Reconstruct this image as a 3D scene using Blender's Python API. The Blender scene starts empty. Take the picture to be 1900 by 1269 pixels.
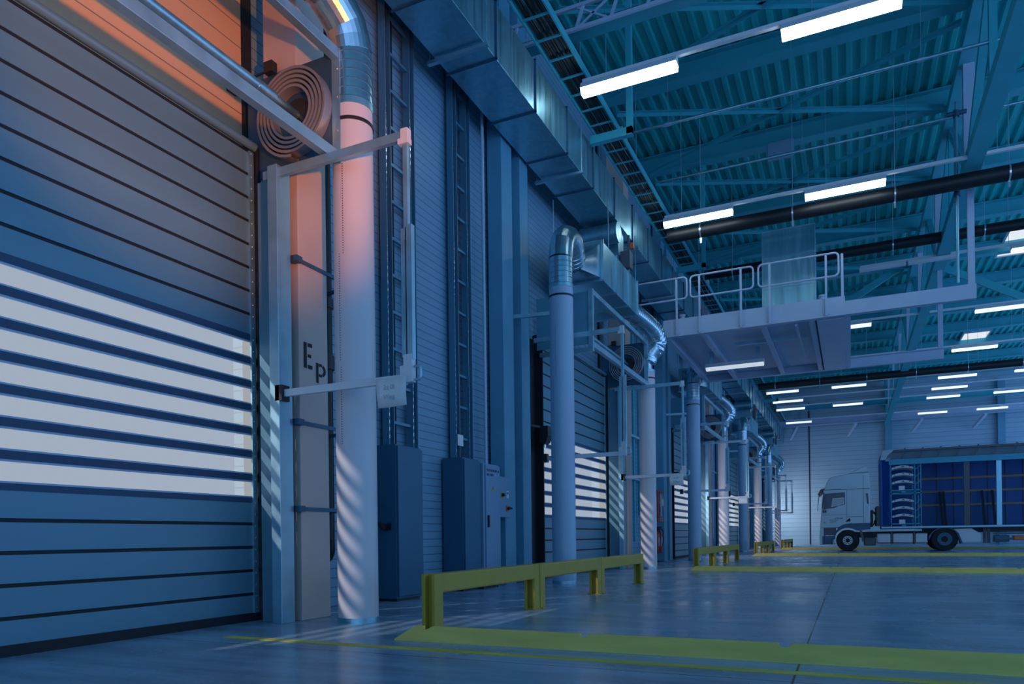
import bpy, math, random
from mathutils import Vector, Matrix
random.seed(4)
sc = bpy.context.scene
COL = sc.collection
P = 10.8                      # length of one loading bay along the wall

# ------------------------------------------------------------------ camera
FPX = 1340.0
YAW = math.atan(628 / FPX)
ROLL = 0.0125
cd = bpy.data.cameras.new('camera')
cam = bpy.data.objects.new('camera', cd)
COL.objects.link(cam)
cd.sensor_fit = 'HORIZONTAL'
cd.sensor_width = 36
cd.lens = 36 * FPX / 1900
cd.shift_y = (996.85 - 634.5) / 1900
cd.clip_start = 0.05
cd.clip_end = 300
cam.location = (0, 0, 0.75)
cam.rotation_euler = (Matrix.Rotation(YAW, 3, 'Z') @ Matrix.Rotation(math.pi / 2, 3, 'X') @ Matrix.Rotation(-ROLL, 3, 'Z')).to_euler()
sc.camera = cam

# ------------------------------------------------------------------ world, sun, exposure
w = bpy.data.worlds.new('world')
sc.world = w
w.use_nodes = True
bg = w.node_tree.nodes['Background']
bg.inputs[0].default_value = (0.24, 0.50, 1.0, 1)
bg.inputs[1].default_value = 1.1
# world set brighter below the horizon, an added uplight for the roof sheet
_n, _l = w.node_tree.nodes, w.node_tree.links
_tc = _n.new('ShaderNodeTexCoord'); _sx = _n.new('ShaderNodeSeparateXYZ'); _mr = _n.new('ShaderNodeMapRange')
_mr.inputs['From Min'].default_value = -0.08; _mr.inputs['From Max'].default_value = 0.02
_mr.inputs['To Min'].default_value = 2.1; _mr.inputs['To Max'].default_value = 1.1
_l.new(_tc.outputs['Generated'], _sx.inputs[0]); _l.new(_sx.outputs['Z'], _mr.inputs['Value']); _l.new(_mr.outputs[0], bg.inputs[1])
sc.view_settings.view_transform = 'Standard'
sc.view_settings.look = 'None'
sc.view_settings.gamma = 1
sc.view_settings.exposure = 0.0

def light(name, kind, loc, target, energy, color, **kw):
    l = bpy.data.lights.new(name, kind)
    l.energy = energy
    l.color = color
    for k, v in kw.items():
        setattr(l, k, v)
    o = bpy.data.objects.new(name, l)
    COL.objects.link(o)
    o.location = loc
    o.rotation_euler = (Vector(target) - Vector(loc)).to_track_quat('-Z', 'Y').to_euler()
    return o

light('sun', 'SUN', (-20, -30, 30), (-20 + 1.0, -30 + 1.55, 30 - 1.1), 10.0, (1.0, 0.97, 0.95), angle=math.radians(1.6))
light('sodium_spot', 'SPOT', (0.8, 1.2, 1.9), (-4.95, 4.6, 4.95), 1350, (1.0, 0.29, 0.02),
      spot_size=math.radians(38), spot_blend=0.7, shadow_soft_size=0.10)

# daylight that comes in through the window slats of the far doors
for y in (24.7, 35.5):
    light('door_daylight', 'AREA', (-4.95, y, 1.9), (0, y + 3.0, 1.4), 60, (0.80, 0.86, 1.0), shape='RECTANGLE', size=4.0, size_y=1.5)
light('added_gable_light', 'AREA', (-5.15, 51.3, 2.6), (-1.8, 54.0, 1.2), 170, (0.84, 0.89, 1.0), shape='RECTANGLE', size=1.6, size_y=1.6)  # added lamp that brightens the foot of the gable wall

# ------------------------------------------------------------------ materials
def nodes(m):
    return m.node_tree.nodes, m.node_tree.links

def mat(name, col, rough=0.5, metal=0.0, var=0.0, scale=3.0, stretch=(1, 1, 1), bump=0.0, rvar=0.0, spec=0.5):
    m = bpy.data.materials.new(name)
    m.use_nodes = True
    n, l = nodes(m)
    b = n['Principled BSDF']
    b.inputs['Base Color'].default_value = (*col, 1)
    b.inputs['Roughness'].default_value = rough
    b.inputs['Metallic'].default_value = metal
    b.inputs['Specular IOR Level'].default_value = spec
    if var or bump or rvar:
        tc = n.new('ShaderNodeNewGeometry')
        mp = n.new('ShaderNodeMapping')
        mp.inputs['Scale'].default_value = stretch
        nz = n.new('ShaderNodeTexNoise')
        nz.inputs['Scale'].default_value = scale
        nz.inputs['Detail'].default_value = 5
        l.new(tc.outputs['Position'], mp.inputs[0])
        l.new(mp.outputs[0], nz.inputs['Vector'])
        if var:
            r = n.new('ShaderNodeMapRange')
            r.inputs['From Min'].default_value = 0.25
            r.inputs['From Max'].default_value = 0.75
            r.inputs['To Min'].default_value = 1 - var
            r.inputs['To Max'].default_value = 1 + var
            mx = n.new('ShaderNodeVectorMath')
            mx.operation = 'SCALE'
            mx.inputs[0].default_value = col
            l.new(nz.outputs['Fac'], r.inputs['Value'])
            l.new(r.outputs[0], mx.inputs['Scale'])
            l.new(mx.outputs[0], b.inputs['Base Color'])
        if rvar:
            r2 = n.new('ShaderNodeMapRange')
            r2.inputs['From Min'].default_value = 0.3
            r2.inputs['From Max'].default_value = 0.7
            r2.inputs['To Min'].default_value = max(0.05, rough - rvar)
            r2.inputs['To Max'].default_value = min(1, rough + rvar)
            l.new(nz.outputs['Fac'], r2.inputs['Value'])
            l.new(r2.outputs[0], b.inputs['Roughness'])
        if bump:
            bp = n.new('ShaderNodeBump')
            bp.inputs['Strength'].default_value = bump
            bp.inputs['Distance'].default_value = 0.02
            l.new(nz.outputs['Fac'], bp.inputs['Height'])
            l.new(bp.outputs[0], b.inputs['Normal'])
    return m

def grooves(m, axis, pitch, width, dark, depth=0.5):
    """Real joint lines every `pitch` metres along one axis, darkened and pressed in."""
    n, l = nodes(m)
    b = n['Principled BSDF']
    g = n.new('ShaderNodeNewGeometry')
    s = n.new('ShaderNodeSeparateXYZ')
    l.new(g.outputs['Position'], s.inputs[0])
    d = n.new('ShaderNodeMath'); d.operation = 'DIVIDE'; d.inputs[1].default_value = pitch
    l.new(s.outputs[axis], d.inputs[0])
    f = n.new('ShaderNodeMath'); f.operation = 'FRACT'
    l.new(d.outputs[0], f.inputs[0])
    lt = n.new('ShaderNodeMath'); lt.operation = 'LESS_THAN'; lt.inputs[1].default_value = width / pitch
    l.new(f.outputs[0], lt.inputs[0])
    mx = n.new('ShaderNodeMix'); mx.data_type = 'RGBA'
    src = b.inputs['Base Color'].links[0].from_socket if b.inputs['Base Color'].links else None
    if src:
        l.new(src, mx.inputs['A'])
    else:
        mx.inputs['A'].default_value = b.inputs['Base Color'].default_value
    mx.inputs['B'].default_value = (*dark, 1)
    l.new(lt.outputs[0], mx.inputs['Factor'])
    l.new(mx.outputs['Result'], b.inputs['Base Color'])
    inv = n.new('ShaderNodeMath'); inv.operation = 'SUBTRACT'; inv.inputs[0].default_value = 1
    l.new(lt.outputs[0], inv.inputs[1])
    bp = n.new('ShaderNodeBump'); bp.inputs['Strength'].default_value = depth; bp.inputs['Distance'].default_value = 0.01
    l.new(inv.outputs[0], bp.inputs['Height'])
    l.new(bp.outputs[0], b.inputs['Normal'])
    return m

M = {}
M['siding'] = grooves(mat('insulated_siding', (0.20, 0.36, 0.48), 0.45, 0, 0.06, 1.0, (1, 0.3, 4)), 'Z', 0.105, 0.010, (0.09, 0.15, 0.22))
M['farwall'] = grooves(mat('gable_siding', (0.36, 0.52, 0.63), 0.5, 0, 0.05, 0.7, (0.3, 1, 4)), 'Z', 0.30, 0.02, (0.17, 0.29, 0.38))
M['dark_gap'] = mat('black_joint', (0.02, 0.022, 0.028), 0.6)
M['deck'] = mat('roof_sheet', (0.03, 0.54, 0.54), 0.5, 0.25, 0.25, 1.2, (3, 0.25, 1))
M['steel_paint'] = mat('painted_steel', (0.05, 0.42, 0.50), 0.45, 0, 0.08, 2)
M['steel_pale'] = mat('pale_painted_steel', (0.47, 0.56, 0.70), 0.45, 0, 0.05, 2)
M['galv'] = mat('galvanised_sheet', (0.30, 0.58, 0.67), 0.36, 0.85, 0.14, 2.2, (6, 6, 0.35), 0.05, 0.08)
M['galv_bar'] = mat('galvanised_profile', (0.36, 0.58, 0.68), 0.42, 0.75, 0.12, 5, (1, 1, 1), 0.03, 0.08)
M['flex'] = mat('spiral_tube_metal', (0.50, 0.66, 0.74), 0.24, 0.95, 0.08, 6)
M['slat'] = mat('door_slat', (0.15, 0.30, 0.38), 0.42, 0.25, 0.06, 1.0, (1, 0.2, 3))
M['rubber'] = mat('black_rubber', (0.012, 0.013, 0.018), 0.6)
M['column_white'] = mat('column_enamel', (0.72, 0.64, 0.66), 0.42, 0, 0.03, 3)
M['column_blue'] = mat('blue_grey_column_enamel', (0.40, 0.54, 0.68), 0.35, 0, 0.03, 3)
M['dull_cloth'] = mat('dull_side_cloth', (0.16, 0.24, 0.28), 0.7)
M['column_steel'] = mat('column_paint', (0.12, 0.34, 0.47), 0.45, 0, 0.08, 2)
M['ladder'] = mat('ladder_metal', (0.12, 0.27, 0.37), 0.4, 0.4)
M['lintel'] = grooves(mat('orange_lit_siding', (0.75, 0.45, 0.26), 0.5, 0, 0.06, 1.0, (1, 0.3, 4)), 'Z', 0.21, 0.010, (0.22, 0.17, 0.13))  # warm base colour puts the orange light into the added panel
M['bar_frame'] = mat('dark_window_bar', (0.03, 0.07, 0.14), 0.5)
M['white'] = mat('white_enamel', (0.74, 0.74, 0.76), 0.42, 0, 0.03, 3)
M['pillar'] = mat('pillar_cladding', (0.66, 0.50, 0.44), 0.5, 0.1, 0.06, 2)
M['cabinet'] = mat('blue_grey_cabinet', (0.03, 0.13, 0.22), 0.4, 0.1, 0.06, 2)
M['cabinet_pale'] = mat('pale_grey_cabinet', (0.20, 0.32, 0.46), 0.4, 0, 0.03, 2)
M['yellow'] = mat('yellow_barrier_paint', (0.52, 0.34, 0.04), 0.45, 0, 0.08, 7, (1, 1, 1), 0.03)
M['kerb'] = mat('yellow_kerb_paint', (0.86, 0.62, 0.15), 0.55, 0, 0.16, 4, (0.4, 2, 2), 0.06)
M['line'] = mat('yellow_floor_paint', (0.72, 0.54, 0.06), 0.6, 0, 0.35, 5, (0.4, 1, 1))
M['black'] = mat('black_metal', (0.02, 0.021, 0.024), 0.45)
M['pipe_black'] = mat('black_pipe_lagging', (0.008, 0.009, 0.012), 0.5)
M['coil'] = mat('spiral_guide_metal', (0.36, 0.36, 0.38), 0.4, 0.5)
M['plate'] = mat('dark_end_plate', (0.05, 0.12, 0.19), 0.45, 0.4)
M['paper'] = mat('white_paper', (0.80, 0.80, 0.80), 0.8, 0, 0.03, 20)
M['ink'] = mat('black_stencil_paint', (0.02, 0.02, 0.025), 0.7)
M['faint'] = mat('grey_print', (0.42, 0.43, 0.46), 0.8)
M['red'] = mat('fire_red', (0.45, 0.02, 0.03), 0.35)
M['orange'] = mat('orange_plastic', (0.8, 0.16, 0.04), 0.4)
M['blue_tarp'] = mat('blue_tarpaulin', (0.01, 0.10, 0.36), 0.5, 0, 0.12, 1.5, (2, 1, 0.4), 0.1)
M['truck_white'] = mat('cab_paint', (0.60, 0.71, 0.74), 0.3, 0, 0.02, 2)
M['truck_grey'] = mat('grey_plastic', (0.11, 0.12, 0.14), 0.5)
M['truck_sill'] = mat('blue_grey_fender', (0.05, 0.12, 0.22), 0.45)
M['tyre'] = mat('tyre', (0.015, 0.016, 0.018), 0.75)
M['rim'] = mat('steel_rim', (0.55, 0.56, 0.58), 0.4, 0.5)
M['glass_dark'] = mat('cab_glass', (0.05, 0.07, 0.09), 0.08, 0.0)
M['wood'] = mat('wooden_slat', (0.36, 0.27, 0.17), 0.7, 0, 0.2, 4, (0.3, 4, 4))
M['cage'] = mat('turquoise_cage', (0.05, 0.36, 0.50), 0.5)
M['roof_tarp'] = mat('grey_roof_tarp', (0.48, 0.56, 0.60), 0.6)
M['chrome'] = mat('bright_bolt', (0.8, 0.8, 0.82), 0.25, 0.9)

def floor_mat():
    m = mat('concrete_floor', (0.31, 0.44, 0.58), 0.27, 0, 0.16, 0.9, (1, 1, 1), 0.0, 0.10)
    n, l = nodes(m)
    b = n['Principled BSDF']
    g = n.new('ShaderNodeNewGeometry')
    # long smears and rubbed tyre tracks running with the traffic
    mp = n.new('ShaderNodeMapping'); mp.inputs['Scale'].default_value = (0.5, 3.0, 1)
    nz = n.new('ShaderNodeTexNoise'); nz.inputs['Scale'].default_value = 1.6; nz.inputs['Detail'].default_value = 8; nz.inputs['Roughness'].default_value = 0.7
    l.new(g.outputs['Position'], mp.inputs[0]); l.new(mp.outputs[0], nz.inputs['Vector'])
    r = n.new('ShaderNodeMapRange'); r.inputs['From Min'].default_value = 0.35; r.inputs['From Max'].default_value = 0.68
    r.inputs['To Min'].default_value = 0.62; r.inputs['To Max'].default_value = 1.12
    l.new(nz.outputs['Fac'], r.inputs['Value'])
    sca = n.new('ShaderNodeVectorMath'); sca.operation = 'SCALE'
    l.new(b.inputs['Base Color'].links[0].from_socket, sca.inputs[0]); l.new(r.outputs[0], sca.inputs['Scale'])
    # saw-cut joints
    s = n.new('ShaderNodeSeparateXYZ'); l.new(g.outputs['Position'], s.inputs[0])
    def cut(axis, off, pitch, wd):
        a = n.new('ShaderNodeMath'); a.operation = 'ADD'; a.inputs[1].default_value = off; l.new(s.outputs[axis], a.inputs[0])
        d = n.new('ShaderNodeMath'); d.operation = 'DIVIDE'; d.inputs[1].default_value = pitch; l.new(a.outputs[0], d.inputs[0])
        f = n.new('ShaderNodeMath'); f.operation = 'FRACT'; l.new(d.outputs[0], f.inputs[0])
        t = n.new('ShaderNodeMath'); t.operation = 'LESS_THAN'; t.inputs[1].default_value = wd / pitch; l.new(f.outputs[0], t.inputs[0])
        return t.outputs[0]
    j = n.new('ShaderNodeMath'); j.operation = 'MAXIMUM'
    l.new(cut('X', 60.28, 6.0, 0.012), j.inputs[0]); l.new(cut('Y', 60.9, 5.4, 0.012), j.inputs[1])
    mx = n.new('ShaderNodeMix'); mx.data_type = 'RGBA'
    l.new(j.outputs[0], mx.inputs['Factor']); l.new(sca.outputs[0], mx.inputs['A']); mx.inputs['B'].default_value = (0.03, 0.03, 0.035, 1)
    l.new(mx.outputs['Result'], b.inputs['Base Color'])
    bp = n.new('ShaderNodeBump'); bp.inputs['Strength'].default_value = 0.12; bp.inputs['Distance'].default_value = 0.01
    l.new(nz.outputs['Fac'], bp.inputs['Height']); l.new(bp.outputs[0], b.inputs['Normal'])
    return m
M['floor'] = floor_mat()

def glow(name, col, strength, clear=0.0):
    m = bpy.data.materials.new(name)
    m.use_nodes = True
    n, l = nodes(m)
    n.remove(n['Principled BSDF'])
    e = n.new('ShaderNodeEmission')
    e.inputs[0].default_value = (*col, 1); e.inputs[1].default_value = strength
    out = n['Material Output']
    if clear:
        t = n.new('ShaderNodeBsdfTransparent')
        mx = n.new('ShaderNodeMixShader'); mx.inputs[0].default_value = clear
        l.new(e.outputs[0], mx.inputs[1]); l.new(t.outputs[0], mx.inputs[2]); l.new(mx.outputs[0], out.inputs[0])
    else:
        l.new(e.outputs[0], out.inputs[0])
    return m
M['tube'] = glow('lit_tube_diffuser', (0.72, 0.92, 1.0), 9)
M['tube_far'] = glow('dimmed_tube_diffuser', (0.74, 0.88, 1.0), 1.3)
M['pane'] = glow('frosted_daylight_pane', (0.60, 0.635, 0.66), 0.62, 0.4)
M['skylight'] = glow('skylight_pane', (0.85, 0.93, 1.0), 0.9)

# ------------------------------------------------------------------ geometry helpers
class MB:
    def __init__(s):
        s.v = []; s.f = []
    def add(s, vs, fs):
        o = len(s.v)
        s.v += [tuple(x) for x in vs]
        s.f += [tuple(i + o for i in f) for f in fs]
        return s
    def box(s, x0, x1, y0, y1, z0, z1):
        return s.add([(x, y, z) for z in (z0, z1) for y in (y0, y1) for x in (x0, x1)],
                     [(0, 2, 3, 1), (4, 5, 7, 6), (0, 1, 5, 4), (2, 6, 7, 3), (0, 4, 6, 2), (1, 3, 7, 5)])
    def bar(s, p, q, a, b, up=(0, 0, 1)):
        p, q = Vector(p), Vector(q)
        d = (q - p).normalized(); u = Vector(up)
        if abs(d.dot(u)) > 0.98: u = Vector((0, 1, 0))
        r = d.cross(u).normalized() * a / 2
        t = r.cross(d).normalized() * b / 2
        vs = [c + sx * r + sz * t for c in (p, q) for sz in (-1, 1) for sx in (-1, 1)]
        return s.add(vs, [(0, 1, 3, 2), (4, 6, 7, 5), (0, 4, 5, 1), (2, 3, 7, 6), (0, 2, 6, 4), (1, 5, 7, 3)])
    def tube(s, pts, rad, n=12, caps=True):
        pts = [Vector(p) for p in pts]
        if not hasattr(rad, '__len__'): rad = [rad] * len(pts)
        ref = None; vs = []; fs = []
        for i, p in enumerate(pts):
            d = (pts[min(i + 1, len(pts) - 1)] - pts[max(i - 1, 0)])
            d = d.normalized() if d.length > 1e-9 else Vector((0, 0, 1))
            if ref is None:
                ref = d.orthogonal().normalized()
            ref = (ref - d * ref.dot(d)).normalized()
            b = d.cross(ref)
            for k in range(n):
                a = 2 * math.pi * k / n
                vs.append(p + (ref * math.cos(a) + b * math.sin(a)) * rad[i])
        for i in range(len(pts) - 1):
            for k in range(n):
                a, b2 = i * n + k, i * n + (k + 1) % n
                fs.append((a, b2, b2 + n, a + n))
        if caps:
            fs.append(tuple(range(n))[::-1]); fs.append(tuple((len(pts) - 1) * n + k for k in range(n)))
        return s.add(vs, fs)
    def prism(s, poly, axis, a0, a1):
        n = len(poly)
        def P3(p, a):
            return {'X': (a, p[0], p[1]), 'Y': (p[0], a, p[1]), 'Z': (p[0], p[1], a)}[axis]
        vs = [P3(p, a0) for p in poly] + [P3(p, a1) for p in poly]
        fs = [tuple(range(n))[::-1], tuple(range(n, 2 * n))] + [(i, (i + 1) % n, n + (i + 1) % n, n + i) for i in range(n)]
        return s.add(vs, fs)
    def build(s, name, m, parent=None, smooth=None, bevel=0.0):
        me = bpy.data.meshes.new(name)
        off = Vector(parent.matrix_world_loc) if isinstance(parent, Root) else (world_loc(parent) if parent else Vector((0, 0, 0)))
        me.from_pydata([tuple(Vector(v) - off) for v in s.v], [], s.f)
        me.update()
        import bmesh
        bm = bmesh.new(); bm.from_mesh(me)
        bmesh.ops.recalc_face_normals(bm, faces=bm.faces)
        bm.to_mesh(me); bm.free()
        me.materials.append(m)
        if smooth:
            for p in me.polygons: p.use_smooth = True
            me.set_sharp_from_angle(angle=math.radians(smooth))
        o = bpy.data.objects.new(name, me)
        COL.objects.link(o)
        if parent: o.parent = parent
        if bevel:
            b = o.modifiers.new('edge', 'BEVEL'); b.width = bevel; b.segments = 2; b.limit_method = 'ANGLE'
            b.angle_limit = math.radians(40)
        return o

class Root: pass

def world_loc(o):
    v = Vector((0, 0, 0))
    while o:
        v += o.location; o = o.parent
    return v

def tag(o, label, cat, group=None, kind=None):
    o['label'] = label
    o['category'] = cat
    if group: o['group'] = group
    if kind: o['kind'] = kind
    return o

def thing(name, loc, label, cat, group=None, kind=None):
    o = bpy.data.objects.new(name, None)
    o.empty_display_size = 0.2
    COL.objects.link(o)
    o.location = loc
    return tag(o, label, cat, group, kind)

def copy_tree(o, dy=0.0, parent=None):
    c = o.copy()
    COL.objects.link(c)
    if parent:
        c.parent = parent
    else:
        c.location = o.location + Vector((0, dy, 0))
    for ch in list(o.children):
        if ch.name in COL.objects: copy_tree(ch, 0, c)
    return c

def text(name, s, m, parent, loc, rot, size, depth=0.002, label=None):
    cu = bpy.data.curves.new(name, 'FONT')
    cu.body = s; cu.size = size; cu.extrude = depth
    cu.align_x = 'LEFT'
    tmp = bpy.data.objects.new('tmp', cu)
    COL.objects.link(tmp)
    bpy.context.view_layer.update()
    me = bpy.data.meshes.new_from_object(tmp.evaluated_get(bpy.context.evaluated_depsgraph_get()))
    COL.objects.unlink(tmp); bpy.data.objects.remove(tmp)
    me.name = name
    me.materials.clear(); me.materials.append(m)
    o = bpy.data.objects.new(name, me)
    COL.objects.link(o)
    o.parent = parent
    o.location = Vector(loc) - world_loc(parent)
    o.rotation_euler = rot
    return o
FACE_X = (math.pi / 2, 0, math.pi / 2)      # reads on a face that looks towards +X
FACE_Y = (math.pi / 2, 0, 0)                # reads on a face that looks towards -Y

def smooth_path(ctrl, n=10):
    """Catmull-Rom through control points."""
    c = [Vector(p) for p in ctrl]
    c = [c[0] * 2 - c[1]] + c + [c[-1] * 2 - c[-2]]
    out = []
    for i in range(1, len(c) - 2):
        p0, p1, p2, p3 = c[i - 1:i + 3]
        for k in range(n):
            t = k / n
            out.append(0.5 * ((2 * p1) + (p2 - p0) * t + (2 * p0 - 5 * p1 + 4 * p2 - p3) * t * t + (3 * p1 - p0 - 3 * p2 + p3) * t ** 3))
    out.append(c[-2])
    return out

ORD = ['first', 'second', 'third', 'fourth', 'fifth', 'sixth', 'seventh', 'eighth']
DOOR = ['half-orange loading door', 'second loading door', 'third loading door', 'fourth loading door', 'fifth loading door']

# ------------------------------------------------------------------ setting
Y0, Y1, X1, ZR = -18.0, 54.0, 15.0, 10.95
NB = 5
o = MB().box(-5.6, X1, Y0, Y1 + 0.3, -0.2, 0).build('floor', M['floor'])
tag(o, 'grey concrete floor with saw-cut joints and rubbed tyre marks', 'floor', kind='structure')

b = MB()
edges = [Y0]
for k in range(NB):
    edges += [1.37 + P * k, 5.25 + P * k]
edges.append(Y1)
for i in range(0, len(edges), 2):
    b.box(-5.45, -5.25, edges[i], edges[i + 1], 0, 4.35)
b.box(-5.45, -5.25, Y0, Y1, 4.35, ZR + 0.1)
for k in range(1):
    q = MB().box(-5.25, -5.238, 0.6 + P * k, 5.19 + P * k, 4.36, 6.9).build('orange_lit_panel', M['lintel'])
    tag(q, 'added lintel siding with orange light in its colour above the ' + DOOR[k], 'wall panel', None, 'structure')
tag(b.build('wall_left', M['siding']), 'long side wall of pale horizontal siding with the loading doors', 'wall', kind='structure')
b = MB().box(-5.45, X1, Y1, Y1 + 0.2, 0, ZR + 0.1)
tag(b.build('wall_back', M['farwall']), 'pale gable wall behind the truck', 'wall', kind='structure')

# corrugated roof sheet, ribs running with the long wall
b = MB()
prof = []
x = -5.45
while x < X1:
    prof += [(x, ZR), (x + 0.13, ZR), (x + 0.16, ZR - 0.075), (x + 0.25, ZR - 0.075)]
    x += 0.28
vs = [(p[0], Y0, p[1]) for p in prof] + [(p[0], Y1, p[1]) for p in prof]
n = len(prof)
b.add(vs, [(i, i + 1, n + i + 1, n + i) for i in range(n - 1)])
b.add([(-5.45, Y0, ZR + 0.1), (X1, Y0, ZR + 0.1), (X1, Y1, ZR + 0.1), (-5.45, Y1, ZR + 0.1)], [(0, 1, 2, 3)])
tag(b.build('ceiling', M['deck']), 'corrugated metal roof sheet over the hall', 'ceiling', kind='structure')

o = thing('added_light_pane', (-5.24, 51.3, 2.6), 'added glowing panel on the side wall by the gable', 'light panel', None, 'structure')  # added glowing pane to go with the lamp on the gable wall
MB().box(-5.245, -5.235, 50.5, 52.1, 1.8, 3.4).build('pane', M['skylight'], o)
MB().box(-5.25, -5.21, 50.42, 50.5, 1.72, 3.48).box(-5.25, -5.21, 52.1, 52.18, 1.72, 3.48).box(-5.25, -5.21, 50.5, 52.1, 1.72, 1.8).box(-5.25, -5.21, 50.5, 52.1, 3.4, 3.48).build('frame', M['steel_pale'], o)
# wall trims: dark vertical joints in the siding, and seams on the gable
b = MB()
for k in range(NB):
    for y in (5.19, 11.9):
        b.box(-5.25, -5.235, y + P * k, y + 0.13 + P * k, 4.36, 10.3)
tag(b.build('trim_1', M['dark_gap']), 'black vertical joint strips in the side wall above the doors', 'wall trim', kind='structure')
def steel_post(x, name):
    b = MB().box(x - 0.2, x + 0.2, Y1 - 0.32, Y1 - 0.29, 0, 10.2).box(x - 0.2, x + 0.2, Y1 - 0.03, Y1, 0, 10.2).box(x - 0.015, x + 0.015, Y1 - 0.29, Y1 - 0.03, 0, 10.2)
    return b.build(name, M['column_steel'])
tag(steel_post(2.35, 'gable_column'), 'grey steel column against the gable wall above the trailer front', 'column', kind='structure')
tag(steel_post(8.6, 'gable_column'), 'grey steel column against the gable wall above the trailer middle', 'column', kind='structure')
tag(MB().box(-2.55, -2.47, Y1 - 0.03, Y1, 0, 9.8).build('trim_2', M['dark_gap']), 'thin dark vertical seam in the gable wall', 'wall trim', kind='structure')

# ------------------------------------------------------------------ roof steel
def ibeam_x(x0, x1, y, z0, z1, wd, m, name, parent=None):
    b = MB()
    b.box(x0, x1, y - wd / 2, y + wd / 2, z0, z0 + 0.025).box(x0, x1, y - wd / 2, y + wd / 2, z1 - 0.025, z1).box(x0, x1, y - 0.012, y + 0.012, z0 + 0.025, z1 - 0.025)
    return b.build(name, m, parent)
ys = [1.2 + 3.6 * i for i in range(15)]
for i, y in enumerate(ys):
    o = ibeam_x(-5.2, X1, y, 10.42, 10.86, 0.30, M['steel_paint'], 'roof_beam')
    tag(o, 'grey steel roof beam crossing the hall under the sheet', 'roof beam', 'roof beams under the corrugated sheet', 'structure')
o = MB().box(-5.2, -4.95, Y0, Y1, 10.1, 10.12).box(-5.2, -4.95, Y0, Y1, 10.38, 10.4).box(-5.09, -5.07, Y0, Y1, 10.12, 10.38).build('eaves_beam', M['steel_paint'])
tag(o, 'grey steel eaves beam running along the top of the side wall', 'roof beam', None, 'structure')
# flat cross bracing between the beams
for i in range(3, 9):
    ya, yb = ys[i], ys[i + 1]
    for a, c in (((-4.7, yb - 0.3), (2.0, ya + 0.3)), ((-4.7, ya + 0.3), (2.0, yb - 0.3))):
        b = MB().bar((a[0], a[1], 10.36), (c[0], c[1], 10.36), 0.09, 0.012).bar((a[0], a[1] + 0.04, 10.32), (c[0], c[1] + 0.04, 10.32), 0.012, 0.09)
        tag(b.build('roof_brace', M['steel_paint']), 'thin diagonal steel brace between two roof beams', 'brace', 'diagonal braces in the roof', 'structure')
# long lattice girder
g = thing('roof_girder', (2.25, 17.1, 7.9), 'long grey lattice girder running down the hall above the truck', 'girder', None, 'structure')
def chord(z, h, wd, nm):
    b = MB().box(2.25 - wd / 2, 2.25 + wd / 2, Y0, Y1 - 0.3, z, z + h)
    return b.build(nm, M['steel_paint'], g)
chord(7.86, 0.22, 0.30, 'bottom_chord')
chord(10.12, 0.24, 0.36, 'top_chord')
y = 0.9
k = 0
while y < Y1 - 2:
    MB().box(2.25 - 0.10, 2.25 + 0.10, y - 0.10, y + 0.10, 8.08, 10.12).build('vertical', M['steel_pale'], g)
    if y + 2.7 < Y1 - 1:
        MB().bar((2.25, y + 0.1, 8.1), (2.25, y + 2.6, 10.1), 0.14, 0.16).build('diagonal', M['steel_paint'], g)
        MB().bar((2.25, y + 2.8, 10.1), (2.25, y + 5.3, 8.1), 0.14, 0.16).build('diagonal', M['steel_paint'], g)
        MB().box(2.25 - 0.06, 2.25 + 0.06, y + 2.64, y + 2.76, 8.08, 10.12).build('vertical', M['steel_paint'], g)
    y += 5.4
for (xa, za, xb, zb) in ((2.25, 10.8, 7.4, 7.7), (2.25, 10.8, -2.2, 8.2)):
    q = MB().bar((xa, 30.2, za), (xb, 30.2, zb), 0.10, 0.24).build('roof_brace', M['steel_paint'])
    tag(q, 'broad sloping steel brace leaning from the lattice girder ' + ('over the trailer' if xb > 3 else 'towards the long side wall'), 'brace', None, 'structure')
# gable end beam with brackets
o = thing('gable_beam', (0, Y1 - 1.5, 8.2), 'pale steel beam with short brackets in front of the gable wall top', 'roof beam', None, 'structure')
ibeam_x(-5.1, X1, Y1 - 1.5, 8.0, 8.4, 0.3, M['steel_pale'], 'beam', o)
ibeam_x(-5.1, X1, Y1 - 3.3, 8.75, 9.15, 0.3, M['steel_paint'], 'beam', o)
for x in (-3.2, 0.4, 4.2, 7.6):
    MB().bar((x, Y1 - 1.5, 7.98), (x - 0.5, Y1 - 0.35, 7.3), 0.16, 0.16).build('bracket', M['steel_pale'], o)

# skylights
for i, (x, y, lab) in enumerate(((5.9, 44.2, 'bright roof window above the trailer, beyond the girder'), (5.5, 30.2, 'bright roof window between lamp rows, nearer than the other one'))):
    o = thing('skylight', (x, y, 10.7), lab, 'roof window', None, 'structure')
    MB().box(x - 0.55, x + 0.55, y - 1.3, y + 1.3, 10.80, 10.84).build('pane', M['skylight'], o)
    MB().box(x - 0.62, x - 0.55, y - 1.37, y + 1.37, 10.76, 10.88).box(x + 0.55, x + 0.62, y - 1.37, y + 1.37, 10.76, 10.88).box(x - 0.55, x + 0.55, y - 1.37, y - 1.3, 10.76, 10.88).box(x - 0.55, x + 0.55, y + 1.3, y + 1.37, 10.76, 10.88).build('frame', M['steel_pale'], o)

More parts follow.
